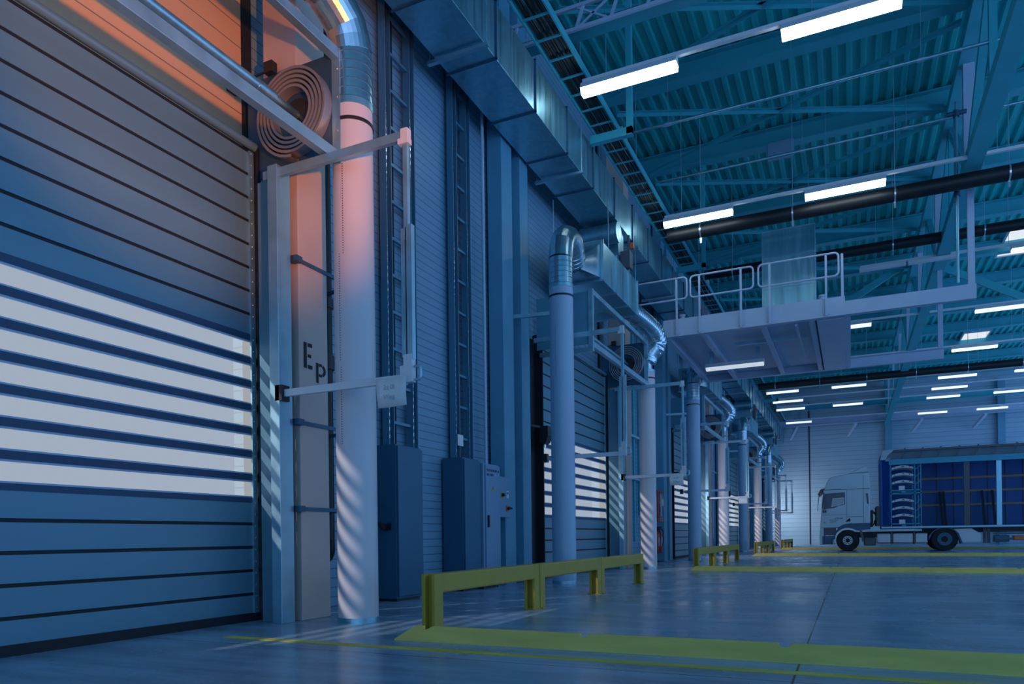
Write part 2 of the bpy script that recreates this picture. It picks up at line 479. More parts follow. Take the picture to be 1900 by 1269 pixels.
# ------------------------------------------------------------------ side-wall columns
def ep_pillar(k):
    oy = P * k
    o = thing('wall_pillar', (-4.8, 5.43 + oy, 0), 'pale square clad pillar beside the ' + DOOR[k] + (', stencilled with two letters' if k == 0 else ''), 'pillar', None, 'structure')
    MB().box(-5.0, -4.6, 5.23 + oy, 5.63 + oy, 0, 10.1).build('shaft', M['pillar'], o, bevel=0.008)
    if k == 0:
        # stencil letters, each in broken strokes
        E = MB()
        x = -4.597
        def st(y0, y1, z0, z1): E.box(x - 0.002, x + 0.001, y0, y1, z0, z1)
        st(5.285, 5.325, 2.36, 2.60); st(5.34, 5.40, 2.565, 2.60); st(5.34, 5.385, 2.465, 2.495); st(5.34, 5.40, 2.36, 2.395)
        st(5.455, 5.487, 2.25, 2.44)
        for a in range(-60, 61, 20):
            r = math.radians(a); r2 = math.radians(a + 20)
            if a == 60: continue
            p = [(5.52 + 0.075 * math.cos(r), 2.375 + 0.062 * math.sin(r)), (5.52 + 0.075 * math.cos(r2), 2.375 + 0.062 * math.sin(r2)),
                 (5.52 + 0.045 * math.cos(r2), 2.375 + 0.036 * math.sin(r2)), (5.52 + 0.045 * math.cos(r), 2.375 + 0.036 * math.sin(r))]
            E.prism(p, 'X', x - 0.002, x + 0.001)
        st(5.495, 5.54, 2.412, 2.437); st(5.495, 5.54, 2.313, 2.338)
        E.build('stencil_letters', M['ink'], o)
    return o
for k in range(NB - 1): ep_pillar(k)

def h_column(k):
    oy = P * k
    b = MB().box(-5.2, -4.95, 10.33 + oy, 10.36 + oy, 0, 10.1).box(-5.2, -4.95, 11.34 + oy, 11.37 + oy, 0, 10.1).box(-4.98, -4.95, 10.36 + oy, 10.72 + oy, 0, 10.1).box(-4.98, -4.95, 11.03 + oy, 11.34 + oy, 0, 10.1).box(-5.18, -5.15, 10.36 + oy, 11.34 + oy, 0, 10.1)
    b.box(-5.15, -4.98, 10.70 + oy, 10.72 + oy, 0, 10.1).box(-5.15, -4.98, 11.03 + oy, 11.05 + oy, 0, 10.1)
    return tag(b.build('steel_column', M['column_steel'], bevel=0.004), 'grey steel section column on the side wall before the ' + DOOR[k + 1], 'column', None, 'structure')
for k in range(NB - 1): h_column(k)

# ------------------------------------------------------------------ loading doors
PIT = 0.2185
def door(k):
    oy = P * k
    ya, yb = 1.42 + oy, 5.17 + oy
    o = thing('door_%d' % (k + 1), (-5.08, (ya + yb) / 2, 0), 'slatted grey ' + ('loading door, upper end washed in orange light' if k == 0 else DOOR[k] + ' from the orange-lit one') + ', with window slats', 'door', None, 'structure')
    z0 = 0.045
    s = MB(); bars = MB(); lips = MB(); pane = MB(); seal = MB()
    for i in range(20):
        za = z0 + PIT * i - (0.013 if i else 0); zb = z0 + PIT * (i + 1) - 0.013
        if 5 <= i < 12:
            bars.box(-5.105, -5.07, ya, yb, zb - 0.030, zb + 0.028)
            pane.box(-5.092, -5.088, ya, yb - 0.02, za + 0.028, zb - 0.030)
            lips.box(-5.10, -5.078, ya, yb - 0.01, zb - 0.046, zb - 0.030).box(-5.10, -5.078, ya, yb - 0.01, za + 0.028, za + 0.042)
            if i == 5: bars.box(-5.105, -5.07, ya, yb, za - 0.02, za + 0.028)
        else:
            s.box(-5.10, -5.075, ya, yb - 0.02, za + 0.014, zb - 0.014)
            seal.box(-5.105, -5.085, ya, yb - 0.01, zb - 0.02, zb + 0.02)
    s.build('slats', M['slat'], o)
    pane.build('window_panes', M['pane'], o)
    lips.build('window_gaskets', M['steel_pale'], o)
    bars.build('window_bars', M['bar_frame'], o)
    seal.build('slat_seals', M['rubber'], o)
    MB().box(-5.10, -5.05, ya, yb, 0.0, 0.075).build('bottom_seal', M['rubber'], o)
    h = MB().box(-5.075, -5.055, yb - 0.075, yb - 0.02, 0.07, 4.40)
    h.build('hinge_strip', M['galv_bar'], o)
    bl = MB()
    for i in range(40):
        z = 0.12 + i * PIT / 2
        bl.tube([(-5.055, yb - 0.045, z), (-5.048, yb - 0.045, z)], 0.008, 6)
    bl.build('hinge_bolts', M['chrome'], o)
    MB().box(-5.24, -5.02, yb - 0.005, yb + 0.035, 0, 4.45).build('guide_rail', M['rubber'], o)
    MB().box(-5.245, -5.06, ya - 0.03, ya + 0.005, 0, 4.45).box(-5.245, -5.21, ya - 0.83, ya - 0.03, 0, 4.35).build('guide_rail', M['rubber'], o)
    # folded edge, the wide post and its cap
    MB().box(-5.03, -4.98, yb + 0.035, yb + 0.06, 0, 4.3).box(-5.0, -4.72, yb - 0.03, yb - 0.01, 0, 4.1).build('jamb_liner', M['slat'], o)
    MB().box(-4.72, -4.61, yb - 0.20, yb - 0.03, 0, 4.12).build('jamb_post', M['galv_bar'], o, bevel=0.004)
    r = MB().tube([(-5.06, ya, 4.46), (-5.06, yb, 4.46)], 0.04, 10)
    r.build('top_roller', M['slat'], o, smooth=40)
    return o
for k in range(NB): door(k)

def roller(k):
    oy = P * k
    ya, yb = 1.42 + oy, 5.17 + oy
    o = thing('spiral_roller', (-4.6, yb, 4.2), 'coiled roller of the ' + DOOR[k] + ' in a galvanised frame', 'door roller', 'spiral rollers above the doors')
    cx, cz = -4.545, 4.64
    # coil guide: a spiral ribbon standing off the end plate
    for nm, sy, y0 in (('coil', 1, yb + 0.02), ('coil', -1, ya - 0.02)):
        c = MB()
        N = 5 * 40
        pts = []
        for i in range(N + 1):
            t = i / N
            a = -math.pi / 2 - 2 * math.pi * 5 * t
            r = 0.405 - 0.20 * t
            pts.append((cx + r * math.cos(a), cz + r * math.sin(a) , r))
        wv = []
        for (px, pz, r) in pts:
            d = Vector((px - cx, 0, pz - cz)).normalized() * 0.012
            for yy in (y0 - sy * 0.10, y0):
                wv.append((px + d.x, yy, pz + d.z)); wv.append((px - d.x, yy, pz - d.z))
        fs = []
        for i in range(N):
            a = i * 4; e = a + 4
            fs += [(a, e, e + 1, a + 1), (a, a + 2, e + 2, e), (a + 1, e + 1, e + 3, a + 3), (a + 2, a + 3, e + 3, e + 2)]
        c.add(wv, fs)
        c.build(nm, M['coil'], o, smooth=50)
        pl = MB().box(-5.16, -4.14, min(y0 + sy * 0.002, y0 + sy * 0.012), max(y0 + sy * 0.002, y0 + sy * 0.012), 4.16, 5.10)
        pl.build('end_plate', M['plate'] if sy > 0 else M['column_steel'], o)
        MB().tube([(cx, y0 - sy * 0.02, cz), (cx, y0, cz)], 0.15, 20).build('hub', M['black'], o, smooth=40)
    MB().tube([(cx, ya, cz), (cx, yb - 0.3, cz)], 0.045, 14).tube([(cx, yb - 0.5, cz), (cx, yb - 0.3, cz)], 0.052, 14).tube([(cx, yb - 0.3, cz), (cx, yb, cz)], 0.035, 12).build('drive_shaft', M['galv'], o, smooth=40)
    # frame
    MB().box(-4.16, -4.08, ya - 0.05, yb + 0.02, 4.11, 4.21).build('front_beam', M['galv_bar'], o, bevel=0.004)
    MB().box(-4.16, -4.08, ya - 0.05, yb + 0.02, 5.04, 5.13).build('top_beam', M['galv_bar'], o, bevel=0.004)
    for y in (ya - 0.06, yb + 0.02):
        MB().box(-4.16, -4.07, y, y + 0.06, 4.10, 5.13).build('frame_post', M['galv_bar'], o, bevel=0.004)
        if y < yb: MB().box(-5.1, -4.07, y, y + 0.05, 4.02, 4.10).build('cross_beam', M['galv_bar'], o, bevel=0.004)
    for z in (4.18, 4.4, 4.7, 4.95, 5.08):
        MB().tube([(-4.1, yb + 0.02, z), (-4.1, yb + 0.012, z)], 0.009, 6).build('frame_bolt', M['chrome'], o)
    MB().bar((-5.2, yb - 0.12, 5.02), (-4.85, yb + 0.0, 5.14), 0.015, 0.015).box(-5.23, -5.15, yb - 0.17, yb - 0.06, 4.96, 5.04).box(-4.9, -4.8, yb - 0.04, yb + 0.03, 5.1, 5.2).build('stay_rod', M['black'], o)
    return o
for k in range(NB): roller(k)

# gate arms with hanging rails on both sides of each door
def barrier(k, y, side):
    lab = ('white arm and hanging rail ' + ('beyond' if side > 0 else 'before') + ' the ' + DOOR[k] + (', hung with a sheet of paper' if side > 0 and k == 0 else ''))
    o = thing('gate_arm', (-4.6, y, 0), lab, 'gate arm', 'gate arms beside the doors')
    xr = -3.27
    MB().bar((-4.60, y, 2.07), (xr + 0.02, y, 2.07), 0.035, 0.065).build('lower_arm', M['white'], o, bevel=0.004)
    MB().box(-4.66, -4.58, y - 0.05, y + 0.05, 2.0, 2.14).build('hinge_bracket', M['black'], o)
    MB().bar((-4.80, y, 4.06), (xr, y, 4.06), 0.045, 0.075).build('upper_arm', M['galv_bar'], o, bevel=0.004)
    MB().box(xr - 0.035, xr + 0.03, y - 0.03, y + 0.03, 4.0, 4.11).box(xr - 0.06, xr + 0.035, y - 0.035, y + 0.03, 3.985, 4.03).build('pivot_head', M['white'], o)
    MB().bar((xr, y, 4.0), (xr, y, 3.2), 0.04, 0.04).build('hanging_tube', M['galv_bar'], o)
    MB().bar((xr - 0.035, y, 3.3), (xr - 0.035, y, 2.24), 0.04, 0.025).bar((xr + 0.03, y, 3.32), (xr + 0.03, y, 2.22), 0.05, 0.05).build('slide_rail', M['galv_bar'], o)
    MB().bar((xr - 0.002, y - 0.01, 3.3), (xr - 0.002, y - 0.01, 2.25), 0.012, 0.02).build('rail_slot', M['black'], o)
    MB().box(xr - 0.035, xr + 0.05, y - 0.03, y + 0.03, 2.03, 2.26).box(xr - 0.07, xr - 0.03, y - 0.03, y + 0.03, 2.02, 2.17).build('slider_block', M['white'], o, bevel=0.004)
    MB().tube(smooth_path([(xr + 0.06, y, 2.05), (xr + 0.11, y, 2.06), (xr + 0.11, y, 2.15), (xr + 0.06, y, 2.16)], 5), 0.012, 8).build('handle', M['galv_bar'], o, smooth=50)
    return o
for k in range(NB):
    barrier(k, 5.02 + P * k, 1)
    if k: barrier(k, 0.42 + P * k, -1)

def paper(k):
    y = 4.985 + P * k
    o = thing('paper_sign', (-3.5, y, 1.9), 'white paper sheet hung on the gate arm at the ' + DOOR[k], 'paper sign', 'paper sheets on the gate arms')
    b = MB()
    n = 6
    for i in range(n + 1):
        t = i / n
        x = -3.57 + 0.30 * t
        dy = 0.008 * math.sin(3.5 * t + 1)
        for z in (1.84, 1.95, 2.08):
            b.v.append((x + (0.012 if z < 1.9 else 0), y + dy * (2.1 - z) * 8 - 0.005, z + 0.0 * t))
    for i in range(n):
        for j in range(2):
            a = i * 3 + j
            b.f.append((a, a + 3, a + 4, a + 1))
    sh = b.build('sheet', M['paper'], o, smooth=60)
    sh.modifiers.new('thickness', 'SOLIDIFY').thickness = 0.002
    if k < 2:
        text('lettering', '2x 0l', M['faint'], o, (-3.49, y - 0.0165, 1.985), FACE_Y, 0.055, 0.0005)
        text('lettering', 'Weg', M['faint'], o, (-3.485, y - 0.0225, 1.905), FACE_Y, 0.055, 0.0005)
    return o
for k in range(3): paper(k)

# ------------------------------------------------------------------ white air columns and their spiral pipes
def ring_tube(path, r, ring, seg_len=0.075):
    """radii for a tube with raised seams every seg_len along the path"""
    acc = 0; rr = []; last = path[0]; nxt = seg_len
    for p in path:
        acc += (p - last).length; last = p
        rr.append(r)
    return rr
def spiral_pipe(ctrl, r, n=14, seam=0.07, elbow=False):
    base = smooth_path(ctrl, n)
    # resample evenly
    L = [0.0]
    for i in range(1, len(base)): L.append(L[-1] + (base[i] - base[i - 1]).length)
    tot = L[-1]
    cnt = max(4, int(tot / seam)) 
    pts = []; rad = []
    def at(d):
        for i in range(1, len(L)):
            if L[i] >= d:
                t = (d - L[i - 1]) / max(1e-9, L[i] - L[i - 1]); return base[i - 1].lerp(base[i], t)
        return base[-1]
    for i in range(cnt):
        d0 = tot * i / cnt; dl = tot / cnt
        for f, rr in ((0.0, r), (0.06, r + 0.008), (0.16, r + 0.008), (0.22, r)):
            pts.append(at(d0 + dl * f)); rad.append(rr)
    pts.append(base[-1]); rad.append(r)
    return pts, rad

def air_column(name_loc, r, ztop, label, m_='column_white'):
    x, y = name_loc
    o = thing('air_column', (x, y, 0), label, 'air column', 'white air columns along the wall')
    MB().tube([(x, y, 0.04), (x, y, ztop)], r, 40).build('tube', M[m_], o, smooth=40)
    MB().tube([(x, y, 0), (x, y, 0.045)], r + 0.006, 40).build('base_ring', M['galv'], o, smooth=40)
    MB().tube([(x, y, ztop - 0.17), (x, y, ztop - 0.14)], r + 0.008, 40).build('clamp_band', M['black'], o, smooth=40)
    MB().tube([(x, y, ztop - 0.02), (x, y, ztop + 0.04)], r + 0.006, 40).build('collar', M['galv'], o, smooth=40)
    # rows of tiny outlet holes
    h = MB()
    def row(ang, z0, z1):
        z = z0
        while z < z1:
            ca, sa = math.cos(ang), math.sin(ang)
            px, py = x + r * ca, y + r * sa
            t = Vector((-sa, ca, 0)) * 0.005; nrm = Vector((ca, sa, 0)) * 0.001
            c = Vector((px, py, z)) + nrm
            h.add([c - t, c + t, c + t + Vector((0, 0, 0.008)), c - t + Vector((0, 0, 0.008))], [(0, 1, 2, 3)])
            z += 0.022
    if y < 12:
        base = math.atan2(-y, -x)
        row(base - 0.55, 3.3, 4.1); row(base - 0.80, 2.35, 3.3); row(base - 0.75, 1.6, 2.3)
        h.build('outlet_holes', M['ink'], o)
    return o

for k in range(NB):
    oy = P * k
    x, y, r = (-4.08 if k == 0 else -4.15), 5.38 + oy, 0.182
    o = air_column((x, y), r, 4.66 if k == 0 else 4.46, 'white round air column standing beyond the ' + DOOR[k] + (', top half orange' if k == 0 else ''))
    if k == 0:
        pts, rad = spiral_pipe([(x, y, 4.70), (x, y, 4.95), (x, y, 5.18)], r)
        MB().tube(pts, rad, 28).build('spiral_duct', M['flex'], o, smooth=35)
        e = smooth_path([(x, y, 5.18), (x - 0.005, y - 0.08, 5.40), (x - 0.05, y - 0.30, 5.58)], 2)
        MB().tube(e, r + 0.004, 28).build('elbow', M['flex'], o)
        pts, rad = spiral_pipe([(x - 0.05, y - 0.30, 5.58), (x - 0.12, y - 0.62, 5.68), (x - 0.22, y - 1.20, 5.82), (x - 0.24, y - 1.40, 5.84)], r)
        MB().tube(pts, rad, 28).build('spiral_duct', M['flex'], o, smooth=35)
    else:
        MB().tube([(x + 0.02, y, 4.48), (x + 0.02, y, 4.72)], 0.11, 20).build('neck', M['flex'], o, smooth=40)
        pts, rad = spiral_pipe([(x + 0.02, y, 4.70), (x + 0.08, y + 0.02, 4.84), (x + 0.22, y + 0.05, 5.02), (x + 0.26, y + 0.02, 5.20), (x + 0.16, y - 0.2, 5.40), (x - 0.05, y - 0.8, 5.58), (x - 0.22, y - 1.36, 5.66)], 0.195)
        MB().tube(pts, rad, 24).build('spiral_duct', M['flex'], o, smooth=35)

for k in range(NB - 1):
    oy = P * k
    x, y, r = -4.18, 10.9 + oy, 0.192
    o = air_column((x, y), r, 4.76, 'blue-grey round air column standing just before the ' + DOOR[k + 1], 'column_blue')
    pts, rad = spiral_pipe([(x, y, 4.80), (x, y, 5.0), (x, y, 5.22)], r)
    MB().tube(pts, rad, 28).build('spiral_duct', M['flex'], o, smooth=35)
    e = smooth_path([(x, y, 5.22), (x, y + 0.05, 5.48), (x, y + 0.24, 5.66), (x, y + 0.46, 5.68), (x - 0.03, y + 0.64, 5.62)], 2)
    MB().tube(e, r + 0.004, 28).build('elbow', M['flex'], o)
    pts, rad = spiral_pipe([(x - 0.03, y + 0.64, 5.62), (x - 0.06, y + 0.75, 5.56), (x - 0.1, y + 0.92, 5.48)], r)
    MB().tube(pts, rad, 28).build('spiral_duct', M['flex'], o, smooth=35)
    # hood that widens from round to the box inlet
    ce = Vector((x - 0.1, y + 0.92, 5.48)); nseg = 24; hv = []
    for i in range(nseg):
        a = 2 * math.pi * i / nseg
        hv.append(ce + Vector((math.cos(a) * r, math.sin(a) * r * 0.45, math.sin(a) * r)))
    for i in range(nseg):
        a = 2 * math.pi * i / nseg
        cx_, sx_ = math.cos(a), math.sin(a); m_ = max(abs(cx_), abs(sx_))
        hv.append(Vector((-4.42 + cx_ / m_ * 0.40, 12.44 + oy, 5.72 - 0.02 + sx_ / m_ * 0.30)))
    MB().add(hv, [(i, (i + 1) % nseg, nseg + (i + 1) % nseg, nseg + i) for i in range(nseg)]).build('hood', M['flex'], o, smooth=25)
    MB().bar((x - 0.18, y - 0.05, 4.36), (-4.95, 10.75 + oy, 4.36), 0.05, 0.06).build('wall_bracket', M['galv_bar'], o)

# ------------------------------------------------------------------ air handling boxes under the main duct
for k in range(NB):
    oy = P * k - P
    if k == 0: oy = -P
    o = thing('air_handling_box', (-4.45, 13.6 + oy, 5.36), 'galvanised air handling box hung above the ' + DOOR[k], 'air handling unit', 'air handling boxes under the main duct')
    MB().box(-4.93, -3.98, 12.45 + oy, 14.80 + oy, 5.36, 6.06).build('casing', M['galv'], o, bevel=0.006)
    for yy in (12.45, 13.25, 14.1, 14.78):
        fl = MB().box(-4.95, -3.96, yy + oy, yy + 0.03 + oy, 5.335, 5.36).box(-3.98, -3.955, yy + oy, yy + 0.03 + oy, 5.34, 6.08).box(-4.95, -3.96, yy + oy, yy + 0.03 + oy, 6.06, 6.08)
        fl.build('casing_flange', M['galv_bar'], o)
    MB().box(-4.85, -4.25, 14.38 + oy, 14.76 + oy, 6.08, 7.065).build('neck', M['galv'], o)
    MB().tube([(-4.93, 14.1 + oy, 6.86), (-4.15, 14.1 + oy, 6.86)], 0.20, 24).build('damper_drum', M['galv'], o, smooth=40)
    MB().box(-4.22, -4.02, 14.42 + oy, 14.66 + oy, 6.25, 6.6).tube([(-4.08, 14.55 + oy, 6.09), (-4.08, 14.55 + oy, 6.95)], 0.03, 8).build('valve_motor', M['truck_grey'], o, bevel=0.01)
    MB().box(-4.05, -3.97, 14.52 + oy, 14.60 + oy, 6.66, 6.78).build('valve_knob', M['orange'], o, bevel=0.01)
    rd = MB()
    for (xx, yy) in ((-4.93, 12.5), (-4.0, 12.9), (-4.0, 14.75)):
        rd.tube([(xx, yy + oy, 6.06), (xx, yy + oy, 7.0)], 0.008, 6)
    rd.build('hanger_rods', M['galv_bar'], o)

# ------------------------------------------------------------------ main duct
o = thing('main_duct', (-4.55, 20, 7.09), 'long square galvanised duct running high along the side wall', 'duct')
MB().box(-4.90, -4.18, -4, Y1 - 0.05, 7.09, 7.84).build('casing', M['galv'], o, bevel=0.004)
y = -3.3; i = 0
while y < Y1 - 1:
    fl = MB().box(-4.925, -4.155, y, y + 0.022, 7.068, 7.09).box(-4.18, -4.155, y, y + 0.022, 7.07, 7.86).box(-4.925, -4.155, y, y + 0.022, 7.84, 7.86)
    fl.build('joint_flange', M['plate'], o)
    y += 1.32
y = 1.0
while y < Y1 - 1:
    MB().box(-5.0, -4.1, y, y + 0.06, 7.01, 7.055).build('support_rail', M['galv_bar'], o)
    for xx in (-4.97, -4.13):
        MB().tube([(xx, y + 0.03, 7.03), (xx, y + 0.03, 10.4)], 0.009, 6).build('hanger_rod', M['galv_bar'], o)
    y += 3.6

# cable ladder beside the duct with its hangers
o = thing('cable_tray', (-3.9, 15, 8.0), 'dark cable ladder running beside the main duct', 'cable tray')
for xx in (-4.10, -3.68):
    MB().box(xx - 0.012, xx + 0.012, 2, 50, 7.98, 8.10).build('side_rail', M['steel_paint'], o)
rg = MB(); zz = MB()
y = 2.0
while y < 50:
    MB().box(-4.1, -3.68, y, y + 0.035, 7.99, 8.01).build('rung', M['steel_paint'], o)
    y += 0.485
cb = MB()
for i in range(9):
    xx = -4.05 + i * 0.04
    cb.tube([(xx + random.uniform(-.01, .01), yy, 8.035 + random.uniform(0, .025)) for yy in range(2, 51, 2)], 0.019, 6)
cb.build('cables', M['pipe_black'], o, smooth=60)
for j, y in enumerate((5.3, 12.3, 19.3, 26.3, 33.3, 40.3)):
    h = thing('tray_hanger', (-3.4, y, 7.8), 'teal painted steel bracket hanging from the roof under the cable ladder', 'bracket', 'hanging brackets of the cable ladder')
    MB().box(-3.45, -3.35, y - 0.05, y + 0.05, 7.74, 10.42).build('drop_post', M['steel_paint'], h)
    MB().box(-4.11, -3.35, y - 0.05, y + 0.06, 7.72, 7.86).build('arm', M['steel_paint'], h)
# open cable ladder crossing the hall
o = thing('cable_ladder', (0, 10.5, 8.9), 'pale lattice cable ladder crossing the hall high above the first lamp row', 'cable ladder')
for z in (8.46, 8.80):
    MB().box(-4.9, 9, 10.40, 10.45, z, z + 0.05).build('side_rail', M['steel_pale'], o)
lt = MB()
x = -4.8
while x < 9:
    lt.bar((x, 10.425, 8.48), (x + 0.12, 10.425, 8.82), 0.03, 0.045)
    if int((x + 4.8) / 0.55) % 4 == 1:
        lt.bar((x, 10.43, 8.48), (x + 0.55, 10.43, 8.82), 0.02, 0.03).bar((x, 10.43, 8.82), (x + 0.55, 10.43, 8.48), 0.02, 0.03)
    x += 0.55
lt.build('lattice', M['steel_pale'], o)
cb = MB()
for i in range(4):
    cb.tube([(x / 1.0, 10.52 + 0.05 * i, 8.58 + 0.01 * (i % 2)) for x in range(-5, 10)], 0.025, 6)
MB().box(-4.9, 9, 10.47, 10.75, 8.51, 8.53).build('tray_floor', M['steel_paint'], o)
cb.build('cables', M['pipe_black'], o, smooth=60)

# ------------------------------------------------------------------ lamp rows
ROWS = [(10.8, [-3.75, -0.80, 3.65, 6.6], -3.75, 12), (16.2, [-3.72, -0.78, 3.65, 6.6], -3.72, 12), (21.6, [3.70, 6.6], 0.3, 12), (27.0, [-0.78, 3.65, 6.6], -3.7, 12),
        (32.4, [-0.9, 3.6, 6.6], -3.7, 12), (37.8, [-3.7, -0.74, 3.66, 6.55], -3.7, 12), (40.6, [-3.65, 3.66], -3.65, 12), (43.2, [-3.7, -0.8, 3.66, 6.6], -3.7, 12), (48.6, [-3.6, 3.66, 6.6], -3.6, 12)]
ZL = 7.80
RN = ['first', 'second', 'third', 'fourth', 'fifth', 'sixth', 'seventh', 'eighth', 'ninth']
for i, (y, xs, xa, xb) in enumerate(ROWS):
    t = thing('lighting_trunk', (xa, y, ZL), 'white lighting trunk carrying the ' + RN[i] + ' lamp row from the cable ladder', 'lighting trunk', 'trunks of the lamp rows')
    MB().box(xa + 0.02, xb, y - 0.035, y + 0.035, ZL + 0.062, ZL + 0.12).build('rail', M['white'], t)
    x = xa + 0.4
    while x < xb:
        MB().tube([(x, y, ZL + 0.12), (x, y, 10.8)], 0.006, 5).build('suspension_wire', M['galv_bar'], t); x += 2.95
    if i == 2:
        for q in (0.3, 1.45):
            MB().box(q, q + 1.1, y - 0.07, y + 0.07, ZL - 0.03, ZL + 0.05).build('unlit_cover', M['white'], t)
    for j, x in enumerate(xs):
        l_ = thing('tube_lamp', (x + 0.75, y, ZL), 'lit white tube lamp, ' + ORD[j] + ' from the wall side in the ' + RN[i] + ' row', 'tube lamp', 'tube lamps under the roof')
        MB().prism([(y - 0.05, ZL + 0.06), (y + 0.05, ZL + 0.06), (y + 0.105, ZL - 0.045), (y - 0.105, ZL - 0.045)], 'X', x, x + 1.5).build('housing', M['white'], l_)
        MB().prism([(y - 0.10, ZL - 0.045), (y + 0.10, ZL - 0.045), (y + 0.085, ZL - 0.115), (y + 0.05, ZL - 0.135), (y - 0.05, ZL - 0.135), (y - 0.085, ZL - 0.115)], 'X', x + 0.01, x + 1.49).build('diffuser', M['tube'] if i < 2 else M['tube_far'], l_)

# ------------------------------------------------------------------ pipes across the hall
for (y, z, r, lab, x0) in ((16.72, 7.66, 0.15, 'fat black pipe under the second lamp row', -3.75), (20.6, 8.0, 0.13, 'fat black pipe behind the metal riser box', -3.6), (36.4, 7.8, 0.16, 'fat black pipe before the sixth lamp row', -3.9)):
    o = thing('black_pipe', (0, y, z), lab + ', crossing the hall', 'pipe', 'black pipes crossing the hall')
    MB().tube([(x0, y, z), (13, y, z)], r, 20).build('pipe', M['pipe_black'], o, smooth=50)
    x = x0 + 0.75
    while x < 12:
        c = MB().tube([(x - 0.015, y, z), (x + 0.015, y, z)], r + 0.012, 20)
        c.box(x - 0.02, x + 0.02, y - 0.012, y + 0.012, z - r - 0.13, z - r)
        c.build('pipe_clip', M['chrome'], o, smooth=40)
        MB().tube([(x, y, z + r), (x, y, 10.42)], 0.008, 6).build('hanger_rod', M['galv_bar'], o)
        x += 1.95
for (y, z, lab) in ((14.4, 8.95, 'thin steel sprinkler pipe nearer the first lamp row'), (17.9, 9.55, 'thin steel sprinkler pipe behind the second lamp row')):
    o = thing('sprinkler_pipe', (0, y, z), lab, 'pipe', 'sprinkler pipes under the roof')
    MB().tube([(-4.2, y, z), (9, y, z)], 0.032, 12).build('pipe', M['galv'], o, smooth=50)
    for x in (-3.2, -0.9, 1.2):
        MB().tube([(x - 0.06, y, z), (x + 0.06, y, z)], 0.045, 12).build('coupling', M['galv_bar'], o, smooth=50)
        MB().tube([(x, y, z), (x, y, 10.42)], 0.006, 5).build('hanger_rod', M['galv_bar'], o)
o = thing('riser_pipe', (2.0, 17.05, 5.9), 'thin vertical riser pipe with valves dropping onto the platform corner', 'pipe')
MB().tube([(2.02, 17.0, 5.76), (2.02, 17.0, 9.4)], 0.028, 10).build('pipe', M['galv'], o, smooth=50)
MB().tube([(2.0, 17.09, 7.4), (2.0, 17.09, 9.3)], 0.02, 8).build('pipe', M['galv'], o, smooth=50)
MB().tube([(2.02, 17.0, 9.1), (2.02, 17.0, 9.22)], 0.06, 10).tube([(1.86, 17.0, 9.17), (2.2, 17.0, 9.17)], 0.045, 10).build('valve', M['plate'], o, smooth=50)
MB().tube([(2.02, 17.0, 7.5), (2.02, 17.0, 7.6)], 0.06, 10).build('coupling', M['plate'], o, smooth=50)
o = MB().box(-1.75, -1.15, 18.98, 19.049, 10.0, 10.445).build('junction_box', M['cabinet_pale'], bevel=0.01)
tag(o, 'small pale junction box fixed to a roof beam', 'junction box')

# ------------------------------------------------------------------ service platform
PX0, PX1, PY0, PY1, PZ = -4.0, 2.36, 17.2, 22.85, 5.46
o = thing('service_platform', (-1, 20, PZ), 'white steel service platform with railings hung across the hall', 'platform')
def chan(y, s, x0, x1, nm, z0=PZ, h=0.30):
    b = MB().box(x0, x1, y - 0.01, y + 0.01, z0, z0 + h).box(x0, x1, min(y, y + s * 0.12), max(y, y + s * 0.12), z0, z0 + 0.02).box(x0, x1, min(y, y + s * 0.12), max(y, y + s * 0.12), z0 + h - 0.02, z0 + h)
    return b.build(nm, M['steel_pale'], o)
chan(PY0, 1, PX0, PX1, 'front_beam')
MB().box(PX0, PX1 - 0.6, PY0 - 0.035, PY0 - 0.012, PZ + 0.0, PZ + 0.03).build('front_lip', M['steel_pale'], o)
chan(PY1, -1, PX0, PX1, 'rear_beam', PZ, 0.30)
MB().box(PX0, -0.05, PY0 + 0.02, PY1 - 0.02, PZ + 0.22, PZ + 0.27).build('deck', M['steel_pale'], o)
MB().box(PX0, -0.05, PY0 + 0.01, PY0 + 0.03, PZ + 0.30, PZ + 0.42).build('toe_board', M['steel_pale'], o)
for x in (-3.95, -3.1, -1.75, -0.72, 0.0):
    MB().box(x - 0.06, x + 0.06, PY0 + 0.02, PY1 - 0.02, PZ + 0.20, PZ + 0.218).box(x - 0.008, x + 0.008, PY0 + 0.02, PY1 - 0.02, PZ + 0.03, PZ + 0.20).box(x - 0.06, x + 0.06, PY0 + 0.02, PY1 - 0.02, PZ + 0.01, PZ + 0.03).build('joist', M['steel_pale'], o)
MB().box(-0.62, -0.06, PY0 + 0.15, PY1 - 0.15, PZ - 0.02, PZ + 0.0).build('underside_panel', M['steel_pale'], o)
MB().bar((-2.6, 19.0, PZ + 0.1), (-0.9, 19.0, PZ + 0.1), 0.08, 0.08).bar((-1.05, 17.4, PZ - 0.03), (-1.05, 20.6, PZ - 0.03), 0.05, 0.05).build('cable_duct', M['galv_bar'], o)
for (x, y) in ((PX1 - 0.08, PY0 + 0.06), (PX1 - 0.08, PY1 - 0.06), ):
    MB().box(x - 0.06, x + 0.06, y - 0.05, y + 0.05, PZ + 0.30, 7.86).build('hanger_post', M['steel_pale'], o)
